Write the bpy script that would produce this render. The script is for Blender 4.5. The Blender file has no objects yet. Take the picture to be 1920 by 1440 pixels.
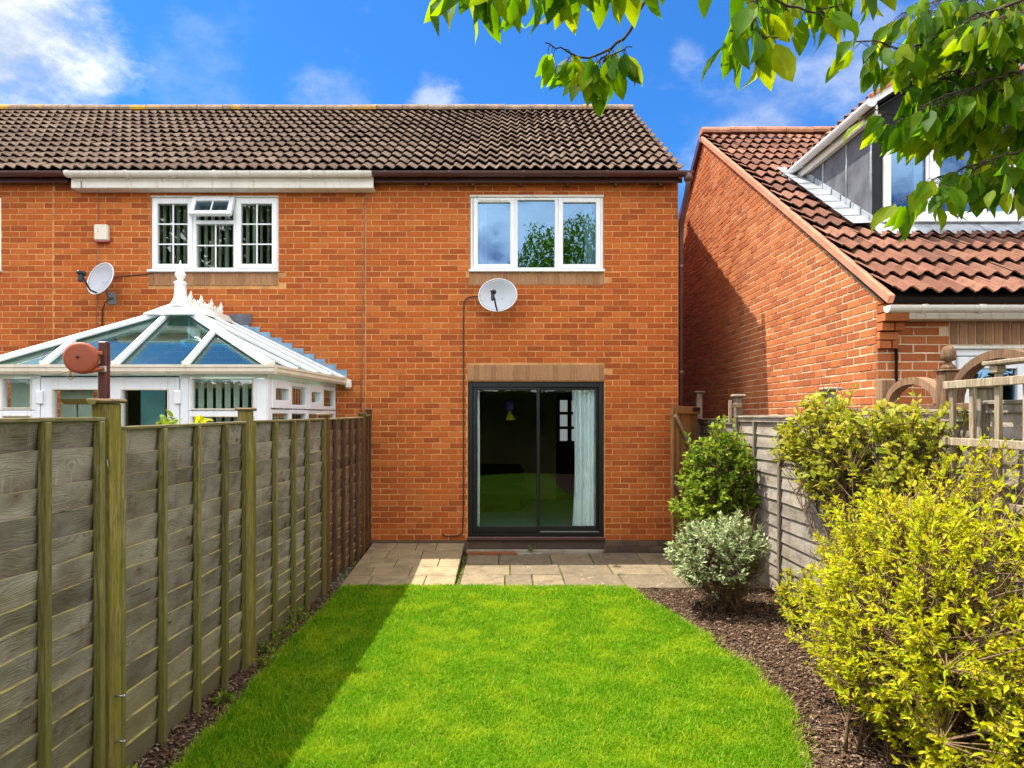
import bpy, math, random
import numpy as np
from mathutils import Vector, Matrix

random.seed(7)
rng = np.random.default_rng(11)
R = math.radians
S = bpy.context.scene
COL = S.collection

# ------------------------------------------------------------------ camera, sky, sun, exposure
EYE = 1.77
cd = bpy.data.cameras.new('camera')
cam = bpy.data.objects.new('camera', cd)
COL.objects.link(cam)
cam.location = (0, 0, EYE)
cam.rotation_euler = (math.pi / 2, 0, 0)
cd.sensor_width = 36
cd.lens = 24.375
cd.shift_x = 0.0052
cd.shift_y = 0.0323
cd.clip_start = 0.05
cd.clip_end = 2000
S.camera = cam

SUN_TRAVEL = Vector((0.45, -0.10, -1.0))
SUN_EL = math.atan2(1.0, math.hypot(0.45, 0.10))
SUN_AZ = math.atan2(-0.45, 0.10)
sl = bpy.data.lights.new('sun', 'SUN')
sl.energy = 2.0
sl.angle = R(0.6)
sl.color = (1.0, 0.94, 0.84)
so = bpy.data.objects.new('sun', sl)
COL.objects.link(so)
so.location = (-20, 5, 45)
so.rotation_euler = SUN_TRAVEL.to_track_quat('-Z', 'Y').to_euler()

world = bpy.data.worlds.new('World')
S.world = world
world.use_nodes = True


def build_sky():
    nt = world.node_tree
    L = nt.links
    bg = nt.nodes['Background']
    bg.inputs[1].default_value = 0.15
    sk = nt.nodes.new('ShaderNodeTexSky')
    sk.sky_type = 'NISHITA'
    sk.sun_disc = False
    sk.sun_elevation = SUN_EL
    sk.sun_rotation = SUN_AZ
    tint = nt.nodes.new('ShaderNodeMix')
    tint.data_type = 'RGBA'
    tint.blend_type = 'MULTIPLY'
    tint.inputs[0].default_value = 1.0
    L.new(sk.outputs[0], tint.inputs[6])
    tint.inputs[7].default_value = (0.050, 0.158, 0.292, 1)
    tc = nt.nodes.new('ShaderNodeTexCoord')
    nrm = nt.nodes.new('ShaderNodeVectorMath'); nrm.operation = 'NORMALIZE'
    L.new(tc.outputs['Generated'], nrm.inputs[0])

    def math_(op, a, b=None, c=None, clamp=False):
        n = nt.nodes.new('ShaderNodeMath'); n.operation = op; n.use_clamp = clamp
        for i, v in enumerate((a, b, c)):
            if v is None: continue
            if isinstance(v, (int, float)): n.inputs[i].default_value = v
            else: L.new(v, n.inputs[i])
        return n.outputs[0]

    def noise(scale, detail, rough, squash=(1, 1, 1.6), off=(0, 0, 0)):
        mp = nt.nodes.new('ShaderNodeMapping')
        mp.inputs['Scale'].default_value = squash
        mp.inputs['Location'].default_value = off
        L.new(nrm.outputs[0], mp.inputs[0])
        n = nt.nodes.new('ShaderNodeTexNoise')
        n.inputs['Scale'].default_value = scale
        n.inputs['Detail'].default_value = detail
        n.inputs['Roughness'].default_value = rough
        L.new(mp.outputs[0], n.inputs['Vector'])
        return n.outputs[0]

    def smooth(v, lo, hi):
        n = nt.nodes.new('ShaderNodeMapRange'); n.interpolation_type = 'SMOOTHSTEP'
        L.new(v, n.inputs[0]); n.inputs[1].default_value = lo; n.inputs[2].default_value = hi
        return n.outputs[0]

    big = noise(3.0, 6, 0.55)
    fine = noise(9.0, 7, 0.62)
    wob = math_('SUBTRACT', fine, 0.5)

    def lobe(px, py, r_in, r_out, amt, w=0.10):
        d = Vector(((px - 950) / 1300, 1, (782 - py) / 1300)).normalized()
        dp = nt.nodes.new('ShaderNodeVectorMath'); dp.operation = 'DISTANCE'
        L.new(nrm.outputs[0], dp.inputs[0]); dp.inputs[1].default_value = d
        v = math_('ADD', dp.outputs['Value'], math_('MULTIPLY', wob, -w * 4))
        return math_('MULTIPLY', smooth(v, r_out, r_in), amt)

    cl = [lobe(-10, 50, 0.04, 0.14, 0.95, 0.06), lobe(40, 170, 0.0, 0.075, 0.85, 0.05), lobe(805, 172, 0.0, 0.045, 0.5, 0.04),
          lobe(1450, 235, 0.0, 0.14, 0.38, 0.08), lobe(1600, 100, 0.0, 0.085, 0.42, 0.05), lobe(1290, 95, 0.0, 0.03, 0.22, 0.03),
          lobe(380, 135, 0.0, 0.08, 0.12, 0.06), lobe(640, 185, 0.0, 0.07, 0.2, 0.06), lobe(1900, 60, 0.0, 0.15, 0.3, 0.1)]
    tot = cl[0]
    for c in cl[1:]:
        tot = math_('MAXIMUM', tot, c)
    # brighter broken cloud added out of view to fill the shade; windows reflect it
    view = Vector((0, 1, 0.42)).normalized()
    dv = nt.nodes.new('ShaderNodeVectorMath'); dv.operation = 'DISTANCE'
    L.new(nrm.outputs[0], dv.inputs[0]); dv.inputs[1].default_value = view
    away = smooth(dv.outputs['Value'], 0.72, 1.0)
    cov = smooth(math_('ADD', math_('MULTIPLY', big, 0.75), math_('MULTIPLY', fine, 0.25)), 0.40, 0.53)
    thick = math_('MULTIPLY', cov, math_('MULTIPLY', away, 0.95))
    ccol = nt.nodes.new('ShaderNodeMix'); ccol.data_type = 'RGBA'
    L.new(smooth(fine, 0.35, 0.65), ccol.inputs[0])
    ccol.inputs[6].default_value = (0.75, 0.90, 1.15, 1)
    ccol.inputs[7].default_value = (1.6, 1.62, 1.65, 1)
    mx = nt.nodes.new('ShaderNodeMix'); mx.data_type = 'RGBA'
    L.new(tot, mx.inputs[0])
    L.new(tint.outputs[2], mx.inputs[6])
    L.new(ccol.outputs[2], mx.inputs[7])
    tcol = nt.nodes.new('ShaderNodeMix'); tcol.data_type = 'RGBA'
    L.new(smooth(big, 0.38, 0.62), tcol.inputs[0])
    tcol.inputs[6].default_value = (7.0, 6.7, 6.4, 1)
    tcol.inputs[7].default_value = (4.2, 4.2, 4.2, 1)
    m2 = nt.nodes.new('ShaderNodeMix'); m2.data_type = 'RGBA'
    L.new(thick, m2.inputs[0])
    L.new(mx.outputs[2], m2.inputs[6])
    L.new(tcol.outputs[2], m2.inputs[7])
    L.new(m2.outputs[2], bg.inputs[0])


build_sky()
vs = S.view_settings
vs.view_transform = 'Standard'
vs.look = 'None'
vs.exposure = 2.35
vs.gamma = 1.0
vs.use_curve_mapping = False
S.cycles.max_bounces = 10
S.cycles.transparent_max_bounces = 24
S.cycles.caustics_reflective = False
S.cycles.caustics_refractive = False


# ------------------------------------------------------------------ helpers
def W(px, py, Y):
    "point of the photograph (1920 x 1440) at distance Y"
    return Vector(((px - 950) / 1300 * Y, Y, EYE + (782 - py) / 1300 * Y))


def wl(o):
    v = Vector((0, 0, 0))
    while o is not None:
        v += o.location
        o = o.parent
    return v


def link(o, parent=None):
    COL.objects.link(o)
    if parent is not None:
        o.parent = parent
    return o


def tag(o, label=None, cat=None, group=None, kind=None):
    if label: o['label'] = label
    if cat: o['category'] = cat
    if group: o['group'] = group
    if kind: o['kind'] = kind
    return o


def thing(name, label, cat, loc=(0, 0, 0), group=None):
    o = bpy.data.objects.new(name, None)
    o.location = loc
    o.empty_display_size = 0.2
    link(o)
    return tag(o, label, cat, group)


def node_part(name, parent, loc=None):
    o = bpy.data.objects.new(name, None)
    if loc is not None:
        o.location = Vector(loc) - wl(parent)
    return link(o, parent)


class MB:
    "collects polygons; build() links them as ONE mesh object"

    def __init__(self, M=None):
        self.v, self.f, self.s = [], [], []
        self.M = M

    def add(self, vs, fs, smooth=False):
        n = len(self.v)
        if self.M is not None:
            vs = [self.M @ Vector(p) for p in vs]
        self.v.extend(tuple(p) for p in vs)
        for f in fs:
            self.f.append(tuple(i + n for i in f))
            self.s.append(smooth)

    def box(self, x0, x1, y0, y1, z0, z1, b=0.0):
        if b <= 0:
            vs = [(x, y, z) for x in (x0, x1) for y in (y0, y1) for z in (z0, z1)]
            self.add(vs, [(0, 1, 3, 2), (4, 6, 7, 5), (0, 4, 5, 1), (2, 3, 7, 6), (0, 2, 6, 4), (1, 5, 7, 3)])
            return self
        b = min(b, (x1 - x0) * .45, (y1 - y0) * .45, (z1 - z0) * .45)
        lo, hi = (x0, y0, z0), (x1, y1, z1)
        vs, idx = [], {}
        for sx in (0, 1):
            for sy in (0, 1):
                for sz in (0, 1):
                    s = (sx, sy, sz)
                    for ax in range(3):
                        p = [hi[i] if s[i] else lo[i] for i in range(3)]
                        for j in range(3):
                            if j != ax:
                                p[j] += -b if s[j] else b
                        idx[(s, ax)] = len(vs)
                        vs.append(tuple(p))
        fs = []
        for ax in range(3):
            o = [i for i in range(3) if i != ax]
            for sd in (0, 1):
                q = []
                for a, c in ((0, 0), (1, 0), (1, 1), (0, 1)):
                    s = [0, 0, 0]; s[ax] = sd; s[o[0]] = a; s[o[1]] = c
                    q.append(idx[(tuple(s), ax)])
                fs.append(tuple(q))
        for ax in range(3):
            o = [i for i in range(3) if i != ax]
            for a in (0, 1):
                for c in (0, 1):
                    s0 = [0, 0, 0]; s0[o[0]] = a; s0[o[1]] = c
                    s1 = list(s0); s1[ax] = 1
                    fs.append((idx[(tuple(s0), o[0])], idx[(tuple(s0), o[1])], idx[(tuple(s1), o[1])], idx[(tuple(s1), o[0])]))
        for sx in (0, 1):
            for sy in (0, 1):
                for sz in (0, 1):
                    s = (sx, sy, sz)
                    fs.append((idx[(s, 0)], idx[(s, 1)], idx[(s, 2)]))
        self.add(vs, fs)
        return self

    def beam(self, a, b, w, h, up=(0, 0, 1), bev=0.0):
        "box of width w and height h from a to b"
        a, b = Vector(a), Vector(b)
        d = b - a
        ln = d.length
        d.normalize()
        side = d.cross(Vector(up)).normalized()
        u = side.cross(d)
        M = Matrix(((side.x, d.x, u.x, a.x), (side.y, d.y, u.y, a.y), (side.z, d.z, u.z, a.z), (0, 0, 0, 1)))
        old = self.M
        self.M = M if old is None else old @ M
        self.box(-w / 2, w / 2, 0, ln, -h / 2, h / 2, bev)
        self.M = old
        return self

    def tube(self, pts, r, n=6, caps=True, smooth=True):
        pts = [Vector(p) for p in pts]
        rs = r if isinstance(r, (list, tuple)) else [r] * len(pts)
        vs, fs = [], []
        ref = None
        for i, p in enumerate(pts):
            d = (pts[min(i + 1, len(pts) - 1)] - pts[max(i - 1, 0)])
            if d.length < 1e-9: d = Vector((0, 0, 1))
            d.normalize()
            if ref is None:
                ref = d.orthogonal().normalized()
            else:
                ref = (ref - d * ref.dot(d))
                ref = ref.normalized() if ref.length > 1e-6 else d.orthogonal().normalized()
            b = d.cross(ref)
            for k in range(n):
                t = 2 * math.pi * k / n
                vs.append(p + ref * (math.cos(t) * rs[i]) + b * (math.sin(t) * rs[i]))
        for i in range(len(pts) - 1):
            for k in range(n):
                k2 = (k + 1) % n
                fs.append((i * n + k, i * n + k2, (i + 1) * n + k2, (i + 1) * n + k))
        if caps:
            fs.append(tuple(range(n - 1, -1, -1)))
            fs.append(tuple((len(pts) - 1) * n + k for k in range(n)))
        self.add(vs, fs, smooth)
        return self

    def lathe(self, prof, n=16, center=(0, 0, 0), M=None, smooth=True):
        "prof: (radius, height) pairs about local z"
        c = Vector(center)
        vs, fs = [], []
        for (r, h) in prof:
            for k in range(n):
                t = 2 * math.pi * k / n
                p = Vector((r * math.cos(t), r * math.sin(t), h))
                if M is not None: p = M @ p
                vs.append(p + c)
        for i in range(len(prof) - 1):
            for k in range(n):
                k2 = (k + 1) % n
                fs.append((i * n + k, i * n + k2, (i + 1) * n + k2, (i + 1) * n + k))
        fs.append(tuple(range(n - 1, -1, -1)))
        fs.append(tuple((len(prof) - 1) * n + k for k in range(n)))
        self.add(vs, fs, smooth)
        return self

    def extrude(self, prof, a, b, up=(0, 0, 1), closed=True, smooth=False):
        "profile (side, up) swept straight from a to b"
        a, b = Vector(a), Vector(b)
        d = (b - a).normalized()
        side = d.cross(Vector(up)).normalized()
        u = side.cross(d)
        n = len(prof)
        vs = [a + side * s + u * h for s, h in prof] + [b + side * s + u * h for s, h in prof]
        fs = []
        for k in range(n if closed else n - 1):
            k2 = (k + 1) % n
            fs.append((k, k2, n + k2, n + k))
        if closed:
            fs.append(tuple(range(n - 1, -1, -1)))
            fs.append(tuple(n + k for k in range(n)))
        self.add(vs, fs, smooth)
        return self

    def slab(self, poly, n, t):
        "convex polygon (3-D points) given thickness t along -n"
        n = Vector(n).normalized()
        poly = [Vector(p) for p in poly]
        k = len(poly)
        vs = poly + [p - n * t for p in poly]
        fs = [tuple(range(k)), tuple(range(2 * k - 1, k - 1, -1))]
        for i in range(k):
            j = (i + 1) % k
            fs.append((i, k + i, k + j, j))
        self.add(vs, fs)
        return self

    def mesh(self, name, mat, off=Vector((0, 0, 0))):
        me = bpy.data.meshes.new(name)
        me.from_pydata([(a - off.x, b - off.y, c - off.z) for a, b, c in self.v], [], self.f)
        if mat is not None:
            me.materials.append(mat)
        if any(self.s):
            me.polygons.foreach_set('use_smooth', self.s)
        me.validate()
        me.update()
        return me

    def build(self, name, mat, parent=None, origin=None):
        base = wl(parent) if parent is not None else Vector((0, 0, 0))
        o0 = Vector(origin) if origin is not None else base
        o = bpy.data.objects.new(name, self.mesh(name, mat, o0))
        o.location = o0 - base
        return link(o, parent)


def fix_normals(o):
    import bmesh
    bm = bmesh.new(); bm.from_mesh(o.data)
    bmesh.ops.recalc_face_normals(bm, faces=bm.faces)
    bm.to_mesh(o.data); bm.free()
    return o


def np_mesh(name, verts, quads=None, tris=None, mat=None, smooth=False):
    "fast mesh from numpy arrays"
    me = bpy.data.meshes.new(name)
    loops, starts, totals = [], [], []
    c = 0
    if quads is not None and len(quads):
        q = np.asarray(quads, np.int32)
        loops.append(q.ravel()); starts.append(np.arange(len(q)) * 4); totals.append(np.full(len(q), 4)); c = len(q) * 4
    if tris is not None and len(tris):
        t = np.asarray(tris, np.int32)
        loops.append(t.ravel()); starts.append(c + np.arange(len(t)) * 3); totals.append(np.full(len(t), 3))
    loops = np.concatenate(loops); starts = np.concatenate(starts).astype(np.int32); totals = np.concatenate(totals).astype(np.int32)
    me.vertices.add(len(verts)); me.vertices.foreach_set('co', np.asarray(verts, np.float32).ravel())
    me.loops.add(len(loops)); me.loops.foreach_set('vertex_index', loops.astype(np.int32))
    me.polygons.add(len(starts)); me.polygons.foreach_set('loop_start', starts)
    try:
        me.polygons.foreach_set('loop_total', totals)
    except Exception:
        pass
    if smooth:
        me.polygons.foreach_set('use_smooth', np.ones(len(starts), bool))
    me.update(calc_edges=True)
    me.validate()
    if mat is not None:
        me.materials.append(mat)
    return me


# ------------------------------------------------------------------ materials
class NT:
    def __init__(self, name):
        self.m = bpy.data.materials.new(name)
        self.m.use_nodes = True
        self.t = self.m.node_tree
        self.b = self.t.nodes['Principled BSDF']
        self.out = self.t.nodes['Material Output']

    def put(self, sock, v):
        if isinstance(v, bpy.types.NodeSocket): self.t.links.new(v, sock)
        elif isinstance(v, (tuple, list)) and len(v) == 3 and sock.type == 'RGBA': sock.default_value = (*v, 1)
        else: sock.default_value = v

    def n(self, t): return self.t.nodes.new(t)

    def math(self, op, a, b=0.0, clamp=False):
        n = self.n('ShaderNodeMath'); n.operation = op; n.use_clamp = clamp
        self.put(n.inputs[0], a); self.put(n.inputs[1], b)
        return n.outputs[0]

    def mix(self, f, a, b, mode='MIX'):
        n = self.n('ShaderNodeMix'); n.data_type = 'RGBA'; n.blend_type = mode
        self.put(n.inputs[0], f); self.put(n.inputs[6], a); self.put(n.inputs[7], b)
        return n.outputs[2]

    def pos(self, scale=(1, 1, 1), off=None, obj=False):
        if obj:
            src = self.n('ShaderNodeTexCoord').outputs['Object']
        else:
            src = self.n('ShaderNodeNewGeometry').outputs['Position']
        mp = self.n('ShaderNodeMapping')
        mp.inputs['Scale'].default_value = scale
        self.t.links.new(src, mp.inputs[0])
        if off is not None: self.t.links.new(off, mp.inputs['Location'])
        return mp.outputs[0]

    def noise(self, vec, scale, detail=4, rough=0.55, dist=0.0):
        n = self.n('ShaderNodeTexNoise')
        n.inputs['Scale'].default_value = scale; n.inputs['Detail'].default_value = detail
        n.inputs['Roughness'].default_value = rough; n.inputs['Distortion'].default_value = dist
        if vec is not None: self.t.links.new(vec, n.inputs['Vector'])
        return n.outputs[0]

    def ramp(self, f, stops, interp='LINEAR'):
        n = self.n('ShaderNodeValToRGB'); n.color_ramp.interpolation = interp
        e = n.color_ramp.elements
        while len(e) < len(stops): e.new(0.5)
        for i, (p, c) in enumerate(stops):
            e[i].position = p
            e[i].color = (*c, 1) if len(c) == 3 else c
        self.put(n.inputs[0], f)
        return n.outputs[0]

    def rng(self, f, a, b, lo=0.0, hi=1.0):
        n = self.n('ShaderNodeMapRange'); n.interpolation_type = 'SMOOTHSTEP'
        self.put(n.inputs[0], f); n.inputs[1].default_value = a; n.inputs[2].default_value = b
        n.inputs[3].default_value = lo; n.inputs[4].default_value = hi
        return n.outputs[0]

    def rand(self):
        "one value per piece, for single objects and for pieces joined in one mesh"
        a = self.n('ShaderNodeObjectInfo').outputs['Random']
        b = self.n('ShaderNodeNewGeometry').outputs['Random Per Island']
        return self.math('FRACT', self.math('ADD', a, b))

    def bump(self, h, strength=0.3, dist=0.01):
        n = self.n('ShaderNodeBump'); n.inputs['Strength'].default_value = strength; n.inputs['Distance'].default_value = dist
        self.put(n.inputs['Height'], h)
        self.t.links.new(n.outputs[0], self.b.inputs['Normal'])

    def fin(self, col, rough=0.6, spec=0.4, metal=0.0):
        self.put(self.b.inputs['Base Color'], col)
        self.put(self.b.inputs['Roughness'], rough)
        self.put(self.b.inputs['Specular IOR Level'], spec)
        self.put(self.b.inputs['Metallic'], metal)
        return self.m


def scale_col(c, k): return tuple(min(1, x * k) for x in c)


def m_plain(name, col, rough=0.5, spec=0.4, var=0.12, ns=6.0, bump=0.0, bscale=60, metal=0.0, streak=None):
    n = NT(name)
    p = n.pos()
    f = n.noise(p, ns, 5, 0.6)
    c = n.mix(n.rng(f, 0.3, 0.7), scale_col(col, 1 - var), scale_col(col, 1 + var))
    if streak:
        g = n.noise(n.pos((9, 9, 1.2)), 2.2, 6, 0.65)
        c = n.mix(n.rng(g, 0.52, 0.78, 0, 0.8), c, streak)
    if bump > 0:
        n.bump(n.noise(p, bscale, 4), bump, 0.01)
    return n.fin(c, rough, spec, metal)


def m_brick(name, cols, speck=0.18, blot=None):
    n = NT(name)
    r = n.rand()
    k = len(cols)
    c = n.ramp(r, [((i + 0.0) / k, cols[i]) for i in range(k)], 'CONSTANT')
    p = n.pos()
    c = n.mix(n.rng(n.noise(p, 55, 5, 0.7), 0.35, 0.72, 0, speck * 3), c, scale_col(cols[0], 0.55))
    c = n.mix(n.rng(n.noise(p, 16, 4, 0.6), 0.5, 0.75, 0, 0.35), c, scale_col(cols[-1], 1.25))
    if blot:
        c = n.mix(n.rng(n.noise(p, 0.8, 4, 0.6), 0.45, 0.7, 0, 0.45), c, blot)
    g = n.noise(n.pos((1.6, 1.6, 0.7)), 1.0, 5, 0.6)
    c = n.mix(n.rng(g, 0.56, 0.78, 0, 0.4), c, scale_col(cols[0], 0.6))
    n.bump(n.noise(p, 130, 4, 0.7), 0.5, 0.006)
    return n.fin(c, 0.92, 0.15)


def m_mortar(name, col):
    n = NT(name)
    p = n.pos()
    c = n.mix(n.rng(n.noise(p, 7, 5, 0.6), 0.3, 0.7), scale_col(col, 0.75), scale_col(col, 1.12))
    c = n.mix(n.rng(n.noise(p, 60, 3), 0.45, 0.7, 0, 0.4), c, scale_col(col, 0.6))
    n.bump(n.noise(p, 190, 3), 0.5, 0.005)
    return n.fin(c, 0.95, 0.1)


def m_wood(name, light, dark, axis='Y', algae=None, algae_amt=0.5, low=None, knots=True, ledge=None):
    n = NT(name)
    cx = n.n('ShaderNodeCombineXYZ')
    r = n.rand()
    for i in range(3): n.t.links.new(n.math('MULTIPLY', r, 13.7 + 5 * i), cx.inputs[i])
    sc = {'Y': (14, 1.1, 14), 'Z': (14, 14, 1.1), 'X': (1.1, 14, 14)}[axis]
    v = n.pos(sc, cx.outputs[0])
    g = n.noise(v, 2.2, 8, 0.66, 2.6)
    fine = n.noise(n.pos(tuple(s * 4 for s in sc), cx.outputs[0]), 2.0, 5, 0.6, 0.6)
    c = n.mix(n.rng(g, 0.32, 0.68), dark, light)
    c = n.mix(n.rng(fine, 0.48, 0.64, 0, 0.75), c, scale_col(dark, 0.5))
    big = n.noise(n.pos(tuple(t * .35 for t in sc), cx.outputs[0]), 1.6, 4, 0.6, 1.0)
    c = n.mix(n.rng(big, 0.42, 0.66, 0, 0.5), c, scale_col(dark, 0.8))
    wv2 = n.n('ShaderNodeTexWave'); wv2.wave_type = 'BANDS'; wv2.bands_direction = {'Y': 'Z', 'Z': 'X', 'X': 'Z'}[axis]
    wv2.inputs['Scale'].default_value = 9.0; wv2.inputs['Distortion'].default_value = 9.0
    wv2.inputs['Detail'].default_value = 3.0; wv2.inputs['Detail Scale'].default_value = 0.9
    n.t.links.new(n.pos({'Y': (1, .28, 1.4), 'Z': (1.4, 1.4, .28), 'X': (.28, 1, 1.4)}[axis], cx.outputs[0]), wv2.inputs['Vector'])
    c = n.mix(n.rng(wv2.outputs['Fac'], 0.55, 0.95, 0, 0.5), c, scale_col(dark, 0.62))
    tone = n.rng(r, 0, 1, 0.78, 1.2)
    mul = n.n('ShaderNodeVectorMath'); mul.operation = 'SCALE'
    n.t.links.new(c, mul.inputs[0]); n.t.links.new(tone, mul.inputs['Scale'])
    c = mul.outputs[0]
    h = n.math('ADD', g, n.math('MULTIPLY', fine, 0.6))
    if knots:
        vo = n.n('ShaderNodeTexVoronoi')
        ks = {'Y': (5, 2.4, 5), 'Z': (5, 5, 2.4), 'X': (2.4, 5, 5)}[axis]
        n.t.links.new(n.pos(ks, cx.outputs[0]), vo.inputs['Vector'])
        vo.inputs['Scale'].default_value = 1.3
        kd = n.rng(vo.outputs['Distance'], 0.05, 0.16, 1, 0)
        c = n.mix(n.math('MULTIPLY', kd, 0.8), c, scale_col(dark, 0.35))
        wv = n.math('SINE', n.math('MULTIPLY', vo.outputs['Distance'], 60))
        ring = n.math('MULTIPLY', n.rng(vo.outputs['Distance'], 0.08, 0.35, 1, 0), n.rng(wv, 0.2, 0.9, 0, 0.5))
        c = n.mix(ring, c, scale_col(dark, 0.5))
    if algae:
        a = n.noise(n.pos(), 3.2, 6, 0.68)
        f = n.rng(a, 0.42, 0.68, 0, algae_amt)
        if low is not None:
            sx = n.n('ShaderNodeSeparateXYZ')
            n.t.links.new(n.n('ShaderNodeNewGeometry').outputs['Position'], sx.inputs[0])
            z = n.math('ADD', sx.outputs[2], n.math('MULTIPLY', n.math('SUBTRACT', a, 0.5), 0.9))
            f = n.math('MAXIMUM', f, n.rng(z, low[0], low[1], 0.75, 0.0))
        c = n.mix(f, c, algae)
    if ledge:
        sn = n.n('ShaderNodeSeparateXYZ')
        n.t.links.new(n.n('ShaderNodeNewGeometry').outputs['True Normal'], sn.inputs[0])
        c = n.mix(n.rng(sn.outputs[2], 0.5, 0.85, 0, 0.9), c, ledge)
    n.bump(h, 0.7, 0.012)
    return n.fin(c, 0.85, 0.15)


def m_boards(name, light, dark, algae, low, ledge, knot=(0.10, 0.055, 0.028)):
    "weathered boards: tone patches, knots with rings, few cracks, drips, mossy olive upper edges painted bright as if catching light"
    n = NT(name)
    r = n.rand()
    cx = n.n('ShaderNodeCombineXYZ')
    for i in range(3): n.t.links.new(n.math('MULTIPLY', r, 17.3 + 7 * i), cx.inputs[i])
    patch = n.noise(n.pos((3, 2.2, 5), cx.outputs[0]), 1.3, 6, 0.62)
    c = n.mix(n.rng(patch, 0.3, 0.7), dark, light)
    vo = n.n('ShaderNodeTexVoronoi'); vo.inputs['Scale'].default_value = 1.0
    n.t.links.new(n.pos((3, 4.2, 8), cx.outputs[0]), vo.inputs['Vector'])
    dist = vo.outputs['Distance']
    # grain lines that bend round the knots
    sx = n.n('ShaderNodeSeparateXYZ'); n.t.links.new(n.pos((1, 1, 1), cx.outputs[0]), sx.inputs[0])
    warp = n.math('MULTIPLY', n.rng(dist, 0.0, 0.5, 1, 0), 0.10)
    wob = n.math('MULTIPLY', n.noise(n.pos((2, 1.6, 6), cx.outputs[0]), 1.5, 3, 0.5), 0.16)
    ph = n.math('MULTIPLY', n.math('ADD', n.math('ADD', sx.outputs[2], warp), wob), 420.0)
    ln = n.math('SINE', ph)
    amt = n.rng(n.noise(n.pos((2, 1.1, 7), cx.outputs[0]), 2.0, 4, 0.6), 0.42, 0.66, 0.05, 0.55)
    c = n.mix(n.math('MULTIPLY', n.rng(ln, 0.1, 0.95), amt), c, scale_col(dark, 0.6))
    kd = n.rng(dist, 0.075, 0.13, 1, 0)
    gate = n.math('GREATER_THAN', n.noise(n.pos((1.5, 2.1, 4), cx.outputs[0]), 1.0, 2, 0.5), 0.47)
    kd = n.math('MULTIPLY', kd, gate)
    c = n.mix(n.math('MULTIPLY', kd, 0.9), c, knot)
    halo = n.math('MULTIPLY', n.rng(dist, 0.13, 0.26, 1, 0), gate)
    c = n.mix(n.math('MULTIPLY', halo, 0.35), c, scale_col(knot, 1.4))
    crack = n.noise(n.pos((8, 1.3, 26), cx.outputs[0]), 2.0, 3, 0.5, 1.2)
    c = n.mix(n.rng(crack, 0.67, 0.72, 0, 0.8), c, scale_col(dark, 0.3))
    drip = n.noise(n.pos((5, 9, 0.9)), 1.6, 5, 0.65)
    c = n.mix(n.rng(drip, 0.56, 0.74, 0, 0.5), c, scale_col(dark, 0.7))
    pale = n.noise(n.pos((6, 12, 2.0), cx.outputs[0]), 1.6, 4, 0.6)
    c = n.mix(n.rng(pale, 0.62, 0.76, 0, 0.45), c, scale_col(light, 1.35))
    al = n.noise(n.pos(), 3.2, 6, 0.68)
    f = n.rng(al, 0.48, 0.70, 0, 0.40)
    s2 = n.n('ShaderNodeSeparateXYZ'); n.t.links.new(n.n('ShaderNodeNewGeometry').outputs['Position'], s2.inputs[0])
    z = n.math('ADD', s2.outputs[2], n.math('MULTIPLY', n.math('SUBTRACT', al, 0.5), 0.9))
    f = n.math('MAXIMUM', f, n.rng(z, low[0], low[1], 0.7, 0.0))
    c = n.mix(f, c, algae)
    tone = n.rng(r, 0, 1, 0.74, 1.18)
    mul = n.n('ShaderNodeVectorMath'); mul.operation = 'SCALE'
    n.t.links.new(c, mul.inputs[0]); n.t.links.new(tone, mul.inputs['Scale'])
    c = mul.outputs[0]
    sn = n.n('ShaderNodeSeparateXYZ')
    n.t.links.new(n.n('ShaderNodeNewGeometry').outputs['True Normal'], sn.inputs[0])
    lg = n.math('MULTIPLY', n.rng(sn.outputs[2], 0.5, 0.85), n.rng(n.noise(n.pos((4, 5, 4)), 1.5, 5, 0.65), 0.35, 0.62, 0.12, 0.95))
    c = n.mix(lg, c, ledge)  # light caught by upward board edges, put into the colour with the moss
    n.bump(n.math('SUBTRACT', n.math('MULTIPLY', ln, 0.15), n.math('ADD', kd, n.rng(crack, 0.67, 0.72))), 0.5, 0.006)
    return n.fin(c, 0.88, 0.12)


def m_leaf(name, cols, trans=0.45, tcol=None, rough=0.5, spec=0.12):
    n = NT(name)
    r = n.rand()
    k = len(cols)
    c = n.ramp(r, [((i + 0.5) / k, cols[i]) for i in range(k)])
    c = n.mix(n.rng(n.noise(n.pos(), 25, 3), 0.4, 0.7, 0, 0.35), c, scale_col(cols[0], 0.7))
    n.fin(c, rough, spec)
    tr = n.n('ShaderNodeBsdfTranslucent')
    n.put(tr.inputs[0], n.mix(1.0, c, tcol or (1.6, 1.5, 0.7), 'MULTIPLY'))
    mx = n.n('ShaderNodeMixShader'); mx.inputs[0].default_value = trans
    n.t.links.new(n.b.outputs[0], mx.inputs[1]); n.t.links.new(tr.outputs[0], mx.inputs[2])
    n.t.links.new(mx.outputs[0], n.out.inputs[0])
    return n.m


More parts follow.
